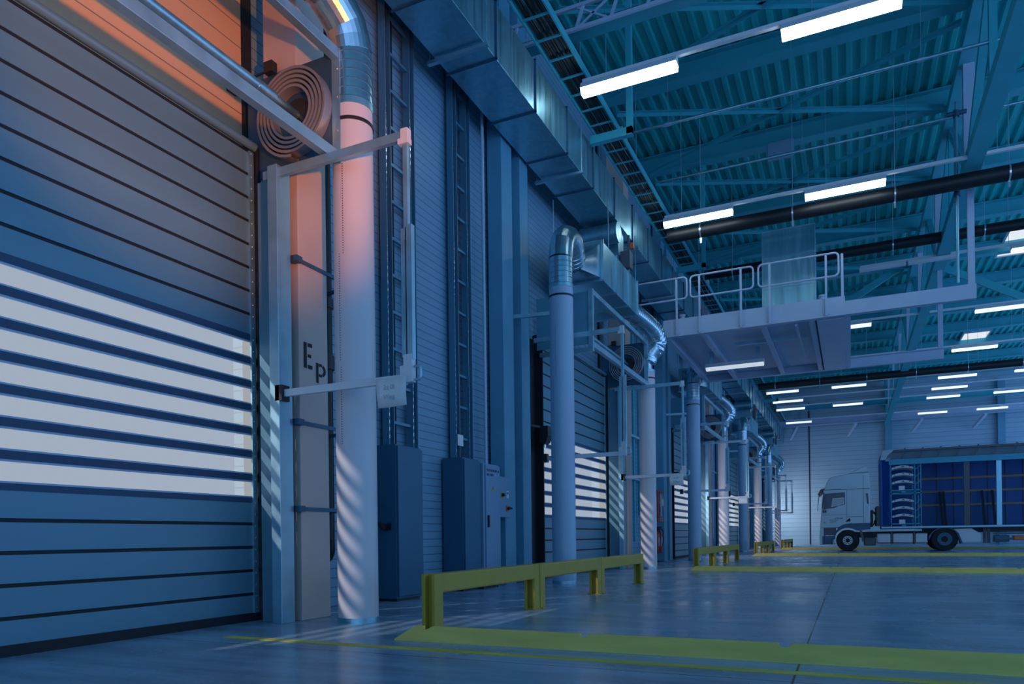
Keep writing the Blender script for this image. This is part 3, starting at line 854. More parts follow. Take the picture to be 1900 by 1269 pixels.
def rail_panel(xa, xb, posts, nm='railing', closed_left=True, closed_right=True):
    r = thing
    z0, z1 = PZ + 0.86, PZ + 1.36
    y = PY0 - 0.05
    rr = 0.09
    b = MB()
    pts = []
    def arc(cx, cz, a0, a1):
        return [(cx + rr * math.cos(math.radians(a0 + (a1 - a0) * i / 5)), y, cz + rr * math.sin(math.radians(a0 + (a1 - a0) * i / 5))) for i in range(6)]
    loop = []
    if closed_left: loop += arc(xa + rr, z0 + rr, 270, 180) + arc(xa + rr, z1 - rr, 180, 90)
    else: loop += [(xa, y, z1)]
    loop += arc(xb - rr, z1 - rr, 90, 0) + arc(xb - rr, z0 + rr, 0, -90)
    if closed_left: loop.append(loop[0])
    else: loop += [(xa, y, z0)]
    b.tube(loop, 0.022, 10)
    ro = b.build(nm, M['steel_pale'], o, smooth=60)
    pb = MB()
    for x in posts:
        pb = MB().bar((x, y, PZ + 0.02), (x, y, z1 - 0.02), 0.045, 0.03).box(x - 0.07, x + 0.07, PY0 - 0.03, PY0 - 0.012, PZ + 0.06, PZ + 0.2)
        pb.build('railing_post', M['steel_pale'], ro)
    return ro
rail_panel(-4.6, -3.42, [-3.66], closed_left=False)
rail_panel(-3.34, -1.93, [-3.13, -2.2])
rail_panel(-1.82, -0.17, [-1.58, -0.42])
b = MB().bar((-0.10, PY0 + 0.05, PZ + 0.02), (-0.10, PY0 + 0.05, PZ + 1.34), 0.05, 0.05)
b.tube([(-0.10, PY0 + 0.05, PZ + 1.34), (-0.10, PY1 - 0.1, PZ + 1.34)], 0.022, 8).tube([(-0.10, PY0 + 0.05, PZ + 0.9), (-0.10, PY1 - 0.1, PZ + 0.9)], 0.022, 8)
b.build('end_railing', M['steel_pale'], o)

# lamp under the platform
l_ = thing('tube_lamp', (-2.75, 20, 5.2), 'dim white tube lamp hung under the service platform', 'tube lamp', 'tube lamps under the roof')
MB().prism([(19.93, 5.36), (20.07, 5.36), (20.11, 5.26), (19.89, 5.26)], 'X', -3.5, -2.0).build('housing', M['white'], l_)
MB().prism([(19.89, 5.26), (20.11, 5.26), (20.07, 5.19), (19.93, 5.19)], 'X', -3.49, -2.01).build('diffuser', glow('dim_tube_diffuser', (0.72, 0.85, 1.0), 0.75), l_)
for x in (-3.4, -2.2):
    MB().box(x, x + 0.1, 19.97, 20.03, 5.36, 5.685).build('mount', M['galv_bar'], l_)

# riser box on the platform
o = thing('duct_riser', (-1.28, 19.1, PZ + 0.27), 'tall galvanised sheet metal box standing on the service platform', 'duct box')
MB().box(-1.86, -0.70, 18.6, 19.75, PZ + 0.47, 8.12).build('casing', M['galv'], o, bevel=0.006)
MB().tube([(-1.84, 18.82, PZ + 0.60), (-0.72, 18.82, PZ + 0.60)], 0.24, 24).build('drum', M['galv'], o, smooth=40)
MB().box(-1.86, -0.70, 18.72, 19.75, PZ + 0.27, PZ + 0.47).build('plinth', M['cabinet_pale'], o)
sm = MB()
for z in (6.7, 7.45, 8.09): sm.box(-1.88, -0.68, 18.585, 18.6, z, z + 0.03)
sm.box(-1.885, -1.86, 18.58, 18.62, PZ + 0.47, 8.12).box(-0.70, -0.675, 18.58, 18.62, PZ + 0.47, 8.12)
sm.build('edge_profiles', M['galv_bar'], o)
for x in (-4.1 + 0.45, -0.52):
    o = thing('vent_stub', (x, 17.75, PZ + 0.27), 'pale short pipe stub on the platform ' + ('beside the metal box' if x > -1 else 'near the wall end'), 'pipe stub')
    MB().tube([(x, 17.75, PZ + 0.27), (x, 17.75, PZ + 0.62)], 0.06, 12).build('pipe', M['steel_pale'], o, smooth=50)
    MB().tube([(x, 17.75, PZ + 0.62), (x, 17.75, PZ + 0.66)], 0.075, 12).build('cap', M['steel_pale'], o, smooth=50)

# ------------------------------------------------------------------ wall equipment in the first bay
def ladder(y0, y1, z0, lab):
    o = thing('cable_ladder', (-5.15, (y0 + y1) / 2, z0), lab, 'cable ladder', 'upright cable ladders on the side wall')
    for y in (y0, y1):
        MB().box(-5.20, -5.10, y - 0.06, y - 0.045, z0, 9.9).box(-5.20, -5.185, y - 0.045, y + 0.045, z0, 9.9).box(-5.20, -5.10, y + 0.045, y + 0.06, z0, 9.9).build('side_rail', M['ladder'], o)
        h = MB()
        z = z0 + 0.1
        while z < 9.8:
            h.box(-5.102, -5.099, y - 0.058, y - 0.047, z, z + 0.045); z += 0.09
        h.build('slots', M['chrome'], o)
    z = z0 + 0.3
    r = MB()
    while z < 9.8:
        MB().box(-5.17, -5.13, y0 + 0.06, y1 - 0.06, z, z + 0.035).build('rung', M['ladder'], o)
        z += 0.46
    c = MB()
    for i in range(3): c.tube([(-5.16, y0 + 0.09 + 0.035 * i, z0), (-5.16, y0 + 0.09 + 0.035 * i, 9.8)], 0.015, 6)
    c.build('cables', M['pipe_black'], o, smooth=60)
    return o
ladder(7.44, 7.98, 1.885, 'dark upright cable ladder rising from the plain tall cabinet')
ladder(9.10, 9.50, 1.885, 'dark upright cable ladder rising from the cabinet next to the lettered one')

def cabinet(y0, y1, x1, z1, lab):
    o = thing('cabinet', (-5.05, (y0 + y1) / 2, 0), lab, 'cabinet', 'metal cabinets against the side wall')
    MB().box(-5.22, x1 - 0.03, y0, y1, 0.03, z1).build('body', M['cabinet'], o, bevel=0.006)
    MB().box(x1 - 0.028, x1, y0 + 0.006, y1 - 0.006, 0.06, z1 - 0.02).build('door', M['cabinet'], o, bevel=0.006)
    MB().box(-5.20, x1 - 0.05, y0 + 0.02, y1 - 0.02, 0, 0.03).build('plinth', M['black'], o)
    return o
c1 = cabinet(7.20, 7.75, -4.86, 1.88, 'plain tall dark blue-grey cabinet on its own, nearest the white column')
cb = MB()
for i in range(4):
    cb.tube(smooth_path([(-5.2, 7.03 - 0.02 * i, 1.15 + 0.02 * i), (-5.08, 7.03 - .01 * i, 0.98), (-5.0, 7.10, 0.86 + 0.02 * i), (-4.98, 7.20, 0.87 + 0.02 * i)], 6), 0.014, 6)
tag(cb.build('cable_bundle', M['pipe_black'], smooth=60), 'bundle of black cables bending into the plain tall cabinet', 'cables')
cabinet(8.84, 9.32, -4.86, 1.88, 'plain tall dark blue-grey cabinet adjoining the lettered pale cabinet')
o = thing('switch_cabinet', (-4.95, 9.65, 0), 'pale grey switch cabinet with stencilled lines and a yellow warning triangle', 'cabinet')
MB().box(-5.22, -4.83, 9.34, 9.86, 0.05, 1.84).build('body', M['cabinet_pale'], o, bevel=0.005)
MB().box(-4.83, -4.81, 9.39, 9.86, 0.08, 1.82).build('door', M['cabinet_pale'], o, bevel=0.004)
MB().box(-5.2, -4.85, 9.36, 9.84, 0, 0.05).build('plinth', M['black'], o)
MB().box(-4.81, -4.785, 9.43, 9.46, 0.90, 1.08).build('handle', M['black'], o)
text('lettering', 'ELEKTROKLIN. AI', M['ink'], o, (-4.808, 9.42, 1.725), FACE_X, 0.052, 0.001)
text('lettering', '04.C FILM', M['ink'], o, (-4.808, 9.42, 1.66), FACE_X, 0.052, 0.001)
MB().prism([(9.575, 1.44), (9.665, 1.44), (9.62, 1.525)], 'X', -4.811, -4.807).build('warning_sign', M['yellow'], o)
MB().prism([(9.617, 1.455), (9.628, 1.455), (9.618, 1.485), (9.63, 1.485), (9.618, 1.508), (9.61, 1.48), (9.62, 1.48)], 'X', -4.808, -4.8055).build('flash_symbol', M['ink'], o)
o = thing('control_box', (-4.95, 10.1, 1.1), 'small pale control box with a yellow switch on the switch cabinet side', 'control box')
MB().box(-5.22, -4.82, 9.88, 10.24, 1.06, 1.68).build('body', M['cabinet_pale'], o, bevel=0.006)
MB().box(-4.82, -4.814, 9.90, 9.98, 1.35, 1.46).build('switch_plate', M['yellow'], o)
MB().tube([(-4.815, 9.94, 1.40), (-4.775, 9.94, 1.40)], 0.026, 12).build('switch_knob', M['black'], o)
MB().box(-4.82, -4.814, 10.10, 10.17, 1.36, 1.47).build('gauge_plate', M['white'], o)
MB().box(-4.814, -4.81, 10.12, 10.15, 1.42, 1.45).build('gauge', M['black'], o)
MB().tube([(-4.82, 10.12, 1.20), (-4.77, 10.12, 1.20)], 0.025, 10).box(-4.785, -4.765, 10.09, 10.2, 1.185, 1.215).build('lever', M['black'], o)
MB().box(-4.818, -4.812, 10.075, 10.165, 1.155, 1.245).build('lever_plate', M['orange'], o)
MB().box(-5.22, -4.9, 9.93, 10.05, 0.75, 1.06).tube([(-5.0, 10.12, 0), (-5.0, 10.12, 1.06)], 0.02, 8).build('cable_entry', M['cabinet'], o)
cond = MB().tube([(-5.1, 9.97, 1.68), (-5.1, 9.97, 9.4)], 0.025, 8)
tag(cond.build('conduit_pipe', M['steel_pale'], smooth=50), 'thin pale conduit rising from the control box beside the steel column', 'pipe')
o = thing('drain_pipe', (-5.0, 6.15, 0), 'black rainwater pipe behind the white column in the first bay', 'pipe')
MB().tube([(-5.02, 6.12, 0.75), (-5.02, 6.12, 9.9)], 0.065, 16).build('pipe', M['pipe_black'], o, smooth=50)
MB().tube([(-5.02, 6.12, 2.55), (-5.02, 6.12, 2.7)], 0.085, 16).build('sleeve', M['black'], o, smooth=50)
MB().tube([(-5.02, 6.12, 3.2), (-5.02, 6.12, 3.3)], 0.08, 16).build('sleeve', M['black'], o, smooth=50)
MB().tube(smooth_path([(-5.02, 6.12, 0.76), (-5.05, 6.15, 0.6), (-5.2, 6.2, 0.5)], 5), 0.065, 12).build('bend', M['pipe_black'], o, smooth=50)
for z in (3.32, 1.82, 1.02):
    MB().box(-4.6, -4.585, 5.22, 6.05, z, z + 0.035).box(-4.64, -4.56, 5.16, 5.24, z - 0.01, z + 0.045).bar((-4.6, 6.0, z + 0.02), (-5.0, 6.1, z + 0.02), 0.03, 0.03).build('bracket', M['plate'], o)
for k in range(1, NB - 1):
    q = thing('drain_pipe', (-5.0, 6.12 + P * k, 0), 'black rainwater pipe beside the pillar of the ' + DOOR[k], 'pipe')
    MB().tube([(-5.02, 6.05 + P * k, 0.0), (-5.02, 6.05 + P * k, 9.9)], 0.065, 12).build('pipe', M['pipe_black'], q, smooth=50)
    MB().tube([(-5.02, 6.05 + P * k, 2.2), (-5.02, 6.05 + P * k, 2.4)], 0.085, 12).build('sleeve', M['black'], q, smooth=50)
# small notice hanging on the second ladder
o = MB().box(-5.09, -5.085, 9.06, 9.22, 2.08, 2.24).build('paper_notice', M['paper'])
tag(o, 'small white notice fixed to the upright cable ladder near the lettered cabinet', 'notice')

# dock lamps on the door jambs
for k in range(1, 4):
    y = 1.25 + P * k
    o = thing('dock_lamp', (-4.95, y, 2.45), 'black box lamp hung at the window height of the ' + DOOR[k], 'dock lamp', 'black dock lamps')
    MB().prism([(-5.04, 2.74), (-5.04, 2.44), (-4.97, 2.40), (-4.90, 2.45), (-4.86, 2.56), (-4.87, 2.74)], 'Y', y - 0.10, y + 0.10).build('housing', M['black'], o, bevel=0.01)
    MB().bar((-5.0, y - 0.05, 2.72), (-5.2, y - 0.3, 2.75), 0.04, 0.04).build('arm', M['black'], o)
    MB().tube([(-4.97, y - 0.02, 2.41), (-4.97, y - 0.02, 2.36)], 0.03, 10).build('lens', M['chrome'], o)

# fire equipment beyond the second door
o = thing('hose_cabinet', (-5.0, 20.3, 1.18), 'red fire hose cabinet with a clear cover beyond the second door', 'hose cabinet')
MB().box(-5.22, -4.85, 19.95, 20.62, 1.14, 2.02).build('body', M['red'], o, bevel=0.01)
MB().box(-4.85, -4.835, 20.1, 20.58, 1.20, 1.97).build('cover', M['glass_dark'], o)
MB().box(-4.834, -4.83, 20.18, 20.34, 1.3, 1.9).build('notice', M['cabinet_pale'], o)
for i, y in enumerate((20.1, 20.45)):
    e = thing('fire_extinguisher', (-4.98, y, 0.28), 'red fire extinguisher under the hose cabinet, ' + ('second' if i else 'first') + ' of the pair', 'fire extinguisher', 'fire extinguishers by the second door')
    MB().tube([(-4.98, y, 0.28), (-4.98, y, 0.30), (-4.98, y, 0.78), (-4.98, y, 0.86), (-4.98, y, 0.90)], [0.10, 0.115, 0.115, 0.08, 0.03], 20).build('cylinder', M['red'], e, smooth=40)
    MB().tube([(-4.98, y, 0.90), (-4.98, y, 0.98)], 0.03, 10).box(-5.0, -4.86, y - 0.012, y + 0.012, 0.97, 1.0).build('valve_head', M['black'], e)
    MB().tube(smooth_path([(-4.95, y, 0.95), (-4.85, y + 0.02, 0.9), (-4.83, y + 0.03, 0.7), (-4.85, y + 0.02, 0.45)], 6), 0.014, 8).build('hose', M['black'], e, smooth=60)
    MB().box(-4.868, -4.862, y - 0.05, y + 0.05, 0.45, 0.7).build('instruction_label', M['white'], e)
o = thing('extinguisher_stand', (-5.05, 20.28, 0), 'black floor stand behind the two red fire extinguishers', 'stand')
MB().box(-5.14, -5.10, 20.22, 20.32, 0, 1.13).box(-5.14, -4.85, 19.95, 20.6, 0.0, 0.03).box(-5.12, -4.88, 19.97, 20.58, 0.24, 0.279).build('frame', M['black'], o)
# pipework and trunking beyond the second and third doors
for k in (1, 2, 3):
    for j, (dy, r, m_) in enumerate(((7.3, 0.05, 'steel_pale'), (7.75, 0.035, 'steel_paint'), (8.3, 0.05, 'steel_paint'), (8.9, 0.03, 'steel_pale'))):
        q = MB().tube([(-5.13, dy + P * k, 0.6 if j % 2 else 1.3), (-5.13, dy + P * k, 6.9)], r, 10)
        tag(q.build('wall_pipe', M[m_], smooth=50), 'thin upright pipe on the wall beyond the ' + DOOR[k], 'pipe', 'upright pipes beyond the %s' % DOOR[k])
    q = thing('pipe_clamp_rail', (-5.1, 8.1 + P * k, 3.0), 'horizontal clamp rails across the wall pipes beyond the ' + DOOR[k], 'clamp rail')
    for z in (2.2, 3.3):
        MB().box(-5.08, -5.04, 7.1 + P * k, 9.4 + P * k, z, z + 0.06).build('rail', M['galv_bar'], q)
o = thing('switch_box', (-5.1, 29.3, 1.2), 'white switch box on the wall before the fourth loading door', 'switch box')
MB().box(-5.22, -5.02, 28.9, 29.4, 1.15, 1.75).build('body', M['white'], o, bevel=0.01)
MB().box(-5.02, -5.0, 29.0, 29.3, 1.25, 1.65).build('front', M['cabinet'], o, bevel=0.01)

# ------------------------------------------------------------------ yellow kerbs and guard rails
def carve(o, cutter):
    """cut the recesses into the mesh once and drop the cutter"""
    m_ = o.modifiers.new('cut', 'BOOLEAN'); m_.operation = 'DIFFERENCE'; m_.object = cutter; m_.solver = 'EXACT'
    bpy.context.view_layer.update()
    me = bpy.data.meshes.new_from_object(o.evaluated_get(bpy.context.evaluated_depsgraph_get()))
    o.modifiers.clear(); old = o.data; o.data = me; me.name = old.name
    bpy.data.objects.remove(cutter)

def kerb(k):
    y = 4.47 + P * k
    o = thing('yellow_kerb', (-3.05, y, 0), 'long low yellow kerb across the floor at the ' + ORD[k] + ' guard rail run from the orange-lit door', 'kerb', 'yellow kerbs between the lanes')
    prof = [(y, 0.0), (y + 0.005, 0.012), (y + 0.118, 0.094), (y + 0.126, 0.096), (y + 0.155, 0.096), (y + 0.155, 0.0)]
    xe = 12.5
    n = len(prof)
    v = [(-3.07 + (p[0] - y) * 0.9, p[0], p[1]) for p in prof] + [(xe, p[0], p[1]) for p in prof]
    b = MB().add(v, [tuple(range(n))[::-1], tuple(range(n, 2 * n))] + [(i, (i + 1) % n, n + (i + 1) % n, n + i) for i in range(n)])
    body = b.build('kerb_body', M['kerb'], o)
    cuts = [-2.86, -1.62, -0.36, 1.2, 2.7, 4.2, 5.7, 7.2, 8.7, 10.2]
    c = MB()
    for x in cuts:
        c.tube([(x, y + 0.135, 0.035), (x, y + 0.135, 0.2)], 0.042, 16)
    carve(body, c.build('cutter', M['ink'], o))
    return o
for k in range(4): kerb(k)

def guard(k):
    oy = P * k
    x = -3.0
    seg = [(4.84, 6.93), (6.96, 8.98), (9.01, 11.1)]
    for j, (ya, yb) in enumerate(seg):
        lab = 'yellow steel guard rail, ' + ORD[j] + ' section of the ' + ORD[k] + ' run'
        o = thing('guard_rail', (x, (ya + yb) / 2 + oy, 0), lab, 'guard rail', 'yellow guard rails by the doors')
        for y, nm in ((ya, 0), (yb - 0.12, 1)):
            b = MB()
            zt = 0.468
            # channel post open to the camera-side end
            b.box(x + 0.030, x + 0.060, y + oy, y + 0.13 + oy, 0, zt).box(x - 0.060, x - 0.030, y + oy, y + 0.13 + oy, 0, zt).box(x - 0.035, x + 0.035, y + 0.06 + oy, y + 0.075 + oy, 0, zt)
            b.build('post', M['yellow'], o, bevel=0.004)
            MB().box(x - 0.08, x + 0.08, y + 0.005 + oy, y + 0.12 + oy, 0, 0.012).build('foot_plate', M['yellow'], o)
        MB().box(x - 0.058, x + 0.058, ya + (0.075 if j == 0 else 0.03) + oy, yb - 0.03 + oy, 0.315, 0.47).build('beam', M['yellow'], o, bevel=0.016)
for k in range(4): guard(k)

o = MB().box(-4.42, 6, 4.115, 4.205, 0.0, 0.003).build('floor_line', M['line'])
tag(o, 'thin yellow painted line on the floor in front of the near kerb', 'floor line')
o = MB().add([(-3.05 + 0.9, 8.9, 0.002), (-3.05 + 1.0, 8.9, 0.002), (-0.95, 9.9, 0.002), (-1.05, 9.9, 0.002)], [(0, 1, 2, 3)]).build('floor_mark', M['paper'])
bpy.data.objects.remove(o)

# ------------------------------------------------------------------ truck
TY = 33.2                       # near side of the vehicle
TW = 2.45
t = thing('truck', (2.0, TY + TW / 2, 0), 'white tractor truck with an open blue curtain-sided trailer', 'truck')
def cab():
    side = [(-1.13, 0.98), (-1.16, 1.10), (-1.10, 1.75), (-1.03, 2.52), (-0.98, 2.62), (-0.86, 2.95), (-0.74, 3.10), (-0.30, 3.19), (0.05, 3.23), (0.72, 3.25), (0.75, 2.55), (0.75, 1.0)]
    b = MB().prism(side, 'Y', TY, TY + TW)
    c = b.build('cab', M['truck_white'], t, bevel=0.03)
    # side window with inner frame
    MB().prism([(-1.02, 1.78), (-0.98, 2.42), (-0.19, 2.46), (-0.19, 1.95), (-0.45, 1.88), (-0.62, 1.80)], 'Y', TY - 0.006, TY + 0.01).build('side_window', M['glass_dark'], c)
    MB().prism([(-0.72, 1.85), (-0.66, 2.22), (-0.22, 2.24), (-0.22, 1.98), (-0.45, 1.90)], 'Y', TY - 0.010, TY - 0.004).build('window_vent', M['truck_white'], c)
    MB().prism([(-0.69, 1.88), (-0.64, 2.19), (-0.24, 2.21), (-0.24, 2.0), (-0.45, 1.93)], 'Y', TY - 0.014, TY - 0.008).build('window_glass', mat('pale_window_reflection', (0.45, 0.48, 0.5), 0.1), c)
    MB().prism([(-1.10, 1.78), (-1.02, 2.50), (-0.98, 2.48), (-1.05, 1.78)], 'Y', TY - 0.004, TY + TW + 0.004).build('windscreen', M['glass_dark'], c)
    MB().prism([(-1.24, 2.40), (-1.12, 2.62), (-0.95, 2.66), (-0.98, 2.58), (-1.10, 2.52)], 'Y', TY + 0.02, TY + TW - 0.02).build('sun_visor', M['truck_grey'], c)
    ln = MB().box(-0.13, -0.12, TY - 0.003, TY, 1.15, 2.55).box(0.50, 0.51, TY - 0.003, TY, 1.15, 3.15).box(-1.03, 0.74, TY - 0.004, TY, 2.565, 2.59).box(-1.1, -0.12, TY - 0.003, TY, 1.52, 1.53).box(-0.12, 0.5, TY - 0.003, TY, 1.42, 1.435)
    ln.build('panel_gaps', M['truck_grey'], c)
    MB().box(0.12, 0.36, TY - 0.006, TY, 1.88, 2.48).build('locker_panel', M['truck_white'], c, bevel=0.004)
    MB().prism([(0.59, 2.38), (0.67, 2.38), (0.70, 1.95), (0.64, 1.95)], 'Y', TY - 0.006, TY).build('air_intake', M['truck_grey'], c)
    MB().prism([(-0.18, 1.23), (-0.05, 1.36), (0.0, 1.36), (0.0, 1.23)], 'Y', TY - 0.006, TY).build('cap_badge', M['ink'], c)
    text('lettering', 'XTRGER', M['ink'], c, (-0.585, TY - 0.004, 1.345), FACE_Y, 0.085, 0.001)
    text('lettering', 'SPEDITION', mat('green_lettering', (0.05, 0.22, 0.2), 0.6), c, (-0.80, TY - 0.004, 1.275), FACE_Y, 0.07, 0.001)
    text('lettering', 'TRANSPORT', M['ink'], c, (-0.80, TY - 0.004, 1.205), FACE_Y, 0.05, 0.001)
    text('lettering', '42', M['ink'], c, (-1.03, TY - 0.004, 1.17), FACE_Y, 0.09, 0.001)
    MB().tube([(-1.02, TY - 0.02, 1.72), (-1.02, TY - 0.12, 1.72)], 0.02, 8).box(-1.05, -0.90, TY - 0.15, TY - 0.08, 1.62, 1.72).build('wide_mirror', M['truck_grey'], c)
    MB().box(-1.02, -0.93, TY - 0.16, TY - 0.08, 1.76, 2.35).build('mirror', M['truck_grey'], c, bevel=0.015)
    MB().tube(smooth_path([(-1.16, TY + 0.3, 2.5), (-1.22, TY + 0.25, 2.2), (-1.25, TY + 0.2, 1.72)], 5), 0.012, 6).build('front_mirror_arm', M['black'], c)
    MB().prism([(-0.05, 3.24), (0.62, 3.55), (0.70, 3.28)], 'Y', TY + 0.15, TY + TW - 0.15).build('roof_spoiler', M['truck_white'], t, bevel=0.02)
    # lower front: bumper, step box and fender
    MB().prism([(-1.17, 0.26), (-1.19, 0.6), (-1.15, 1.0), (-1.02, 1.0), (-1.02, 0.26)], 'Y', TY + 0.02, TY + TW - 0.02).build('bumper', M['truck_white'], t, bevel=0.02)
    MB().box(-1.08, -0.55, TY + 0.03, TY + 0.5, 0.66, 1.0).build('entry_steps', M['truck_grey'], t)
    MB().box(-1.08, -0.58, TY + 0.01, TY + 0.5, 0.28, 0.64).build('lower_step', M['truck_sill'], t, bevel=0.02)
    f = MB()
    outer = [(-0.68, 0.30), (-0.68, 0.50), (-0.60, 0.78), (-0.45, 1.0), (-0.25, 1.12), (-0.05, 1.15), (0.75, 1.16), (0.75, 0.90), (0.45, 0.88), (0.30, 0.85)]
    inner = [(0.20, 0.88)] + [(-0.10 + 0.53 * math.cos(math.radians(a)), 0.44 + 0.53 * math.sin(math.radians(a))) for a in range(60, 200, 14)]
    f.prism(outer + inner, 'Y', TY - 0.02, TY + 0.42)
    f.build('fender', M['truck_sill'], t)
    MB().prism([(0.35, 0.86), (0.44, 0.86), (0.50, 0.45), (0.44, 0.35), (0.42, 0.5)], 'Y', TY, TY + 0.4).build('mudflap', M['truck_grey'], t)
    MB().prism([(-0.68, 0.30), (-0.60, 0.30), (-0.57, 0.5), (-0.64, 0.5)], 'Y', TY - 0.03, TY).build('corner_lamp', M['truck_white'], t, bevel=0.01)
cab()
def wheel(x, r, y, rear=False):
    w_ = MB().tube([(x, y, r), (x, y + 0.03, r), (x, y + 0.27, r), (x, y + 0.30, r)], [r - 0.03, r, r, r - 0.03], 36)
    wo = w_.build('wheel', M['tyre'], t, smooth=40)
    rr = r * (0.42 if not rear else 0.55)
    rim = MB().tube([(x, y - 0.004, r), (x, y + 0.02, r)], [rr, rr * 0.98], 28)
    ro = rim.build('rim', M['rim'] if not rear else M['cabinet'], wo, smooth=40)
    hb = MB().tube([(x, y - 0.03, r), (x, y - 0.003, r)], [rr * 0.42, rr * 0.48], 20)
    for i in range(10):
        a = 2 * math.pi * i / 10
        hb.tube([(x + rr * 0.72 * math.cos(a), y - 0.008, r + rr * 0.72 * math.sin(a)), (x + rr * 0.72 * math.cos(a), y - 0.003, r + rr * 0.72 * math.sin(a))], rr * 0.12, 10)
    hb.build('hub', M['tyre'], wo, smooth=40)
    if rear:
        MB().tube([(x, y - 0.012, r), (x, y - 0.003, r)], [rr * 1.0, rr * 1.02], 28).build('outer_ring', M['plate'], wo, smooth=40)
for y in (TY + 0.06, TY + TW - 0.36):
    wheel(-0.105, 0.445, y)
    wheel(3.385, 0.465, y, True)
for x in (8.9, 10.2, 11.5):
    wheel(x, 0.465, TY + 0.06, True)
# chassis and tanks
MB().box(-0.3, 4.3, TY + 0.8, TY + 0.9, 0.55, 0.80).box(-0.3, 4.3, TY + 1.5, TY + 1.6, 0.55, 0.80).box(-0.2, 0.0, TY + 0.3, TY + 2.1, 0.40, 0.50).box(3.3, 3.5, TY + 0.3, TY + 2.1, 0.42, 0.52).build('chassis', M['truck_grey'], t)
for (xa, xb) in ((0.98, 1.50), (1.56, 2.30), (2.36, 2.80)):
    MB().box(xa, xb, TY + 0.05, TY + 0.6, 0.31, 0.72).build('fuel_tank', M['rim'], t, bevel=0.05)
for x in (1.53, 2.33):
    MB().box(x - 0.03, x + 0.03, TY + 0.03, TY + 0.62, 0.27, 0.75).build('tank_strap', M['truck_grey'], t)
MB().box(0.5, 0.95, TY + 0.15, TY + 0.7, 0.22, 0.55).build('battery_box', M['truck_grey'], t, bevel=0.04)
MB().prism([(0.75, 0.84), (0.85, 1.02), (1.1, 1.02), (1.1, 0.88), (2.6, 0.88), (2.6, 0.80), (0.75, 0.80)], 'Y', TY + 0.05, TY + 0.25).build('side_sill', M['truck_white'], t)
rf = [(2.83, 0.40), (2.83, 0.60)] + [(3.385 + 0.56 * math.cos(math.radians(a)), 0.42 + 0.52 * math.sin(math.radians(a))) for a in range(150, 20, -12)] + [(4.0, 0.3), (3.92, 0.28)] + [(3.385 + 0.52 * math.cos(math.radians(a)), 0.42 + 0.485 * math.sin(math.radians(a))) for a in range(24, 155, 12)]
MB().prism(rf, 'Y', TY + 0.02, TY + 0.45).build('rear_fender', M['truck_sill'], t)
MB().box(0.78, 0.86, TY + 0.3, TY + 2.1, 1.0, 1.7).tube(smooth_path([(0.86, TY + 0.5, 1.6), (1.02, TY + 0.45, 1.4), (0.90, TY + 0.4, 1.2), (1.0, TY + 0.42, 1.0)], 6), 0.02, 6).tube(smooth_path([(0.86, TY + 0.6, 1.65), (1.0, TY + 0.5, 1.5), (0.95, TY + 0.5, 1.25), (0.85, TY + 0.42, 1.05)], 6), 0.02, 6).build('air_hoses', M['black'], t, smooth=60)
MB().box(0.98, 1.2, TY + 0.1, TY + TW - 0.1, 0.95, 1.85).build('headboard_box', M['truck_grey'], t, bevel=0.02)
# trailer
XE = 12.6
MB().box(1.15, XE, TY, TY + TW, 0.90, 1.0).build('trailer_bed', M['truck_grey'], t)
MB().box(1.15, XE, TY - 0.01, TY, 0.93, 0.99).build('side_rave', M['galv_bar'], t)
MB().box(1.14, 1.20, TY + 0.02, TY + TW - 0.02, 1.0, 3.9).build('front_wall', M['blue_tarp'], t)
gc = MB()
pts = []
for i in range(12):
    pts.append((1.20 + 0.27 * i / 11, TY + 0.03 + 0.04 * (i % 2)))
back = [(p[0], p[1] + 0.03) for p in pts[::-1]]
gc.prism(pts + back, 'Z', 0.95, 3.66)
gc.build('bunched_curtain', M['blue_tarp'], t, smooth=50)
MB().box(1.48, XE, TY + TW - 0.06, TY + TW - 0.03, 1.0, 3.75).build('far_curtain', M['blue_tarp'], t)
ps = MB()
x = 2.75
while x < XE:
    MB().box(x, x + 0.025, TY + TW - 0.10, TY + TW - 0.06, 1.0, 3.7).build('curtain_strap', M['truck_grey'], t); x += 0.61
for (z, xa) in ((2.98, 2.6), (2.42, 2.6), (1.85, 2.6)):
    MB().box(xa, XE, TY + TW - 0.13, TY + TW - 0.10, z, z + 0.09).build('wooden_lath', M['wood'], t)
for (x, wd, m_, yy) in ((4.06, 0.20, 'truck_grey', TY + 0.06), (4.28, 0.06, 'cabinet', TY + 0.9), (5.14, 0.17, 'galv', TY + 0.08), (7.2, 0.2, 'truck_grey', TY + 0.06), (9.6, 0.2, 'truck_grey', TY + 0.06)):
    MB().box(x, x + wd, yy, yy + 0.12, 1.0, 3.7).build('side_post', M[m_], t)
for x in (3.5, 3.62, 5.0, 5.36):
    MB().bar((x, TY + 1.8, 1.0), (x - 0.05, TY + 2.2, 2.45), 0.09, 0.03).build('hanging_belt', M['ink'], t)
MB().box(1.45, XE, TY - 0.01, TY + 0.06, 3.50, 3.72).build('curtain_rail', M['cage'], t)
MB().prism([(1.13, 3.72), (1.22, 4.08), (1.62, 4.13), (1.60, 4.06), (1.42, 3.90), (1.33, 3.72)], 'Y', TY - 0.05, TY + TW).build('roof_front_fairing', M['roof_tarp'], t)
MB().box(1.45, XE, TY - 0.02, TY + 0.06, 4.03, 4.11).box(1.45, XE, TY + TW - 0.06, TY + TW, 4.03, 4.11).build('roof_rail', M['truck_grey'], t)
MB().box(1.45, XE, TY, TY + TW, 4.11, 4.125).build('roof_sheet', M['roof_tarp'], t)
MB().box(1.5, XE, TY + 0.16, TY + 0.18, 3.70, 4.03).build('roof_gap_cloth', M['dull_cloth'], t)
x = 1.9
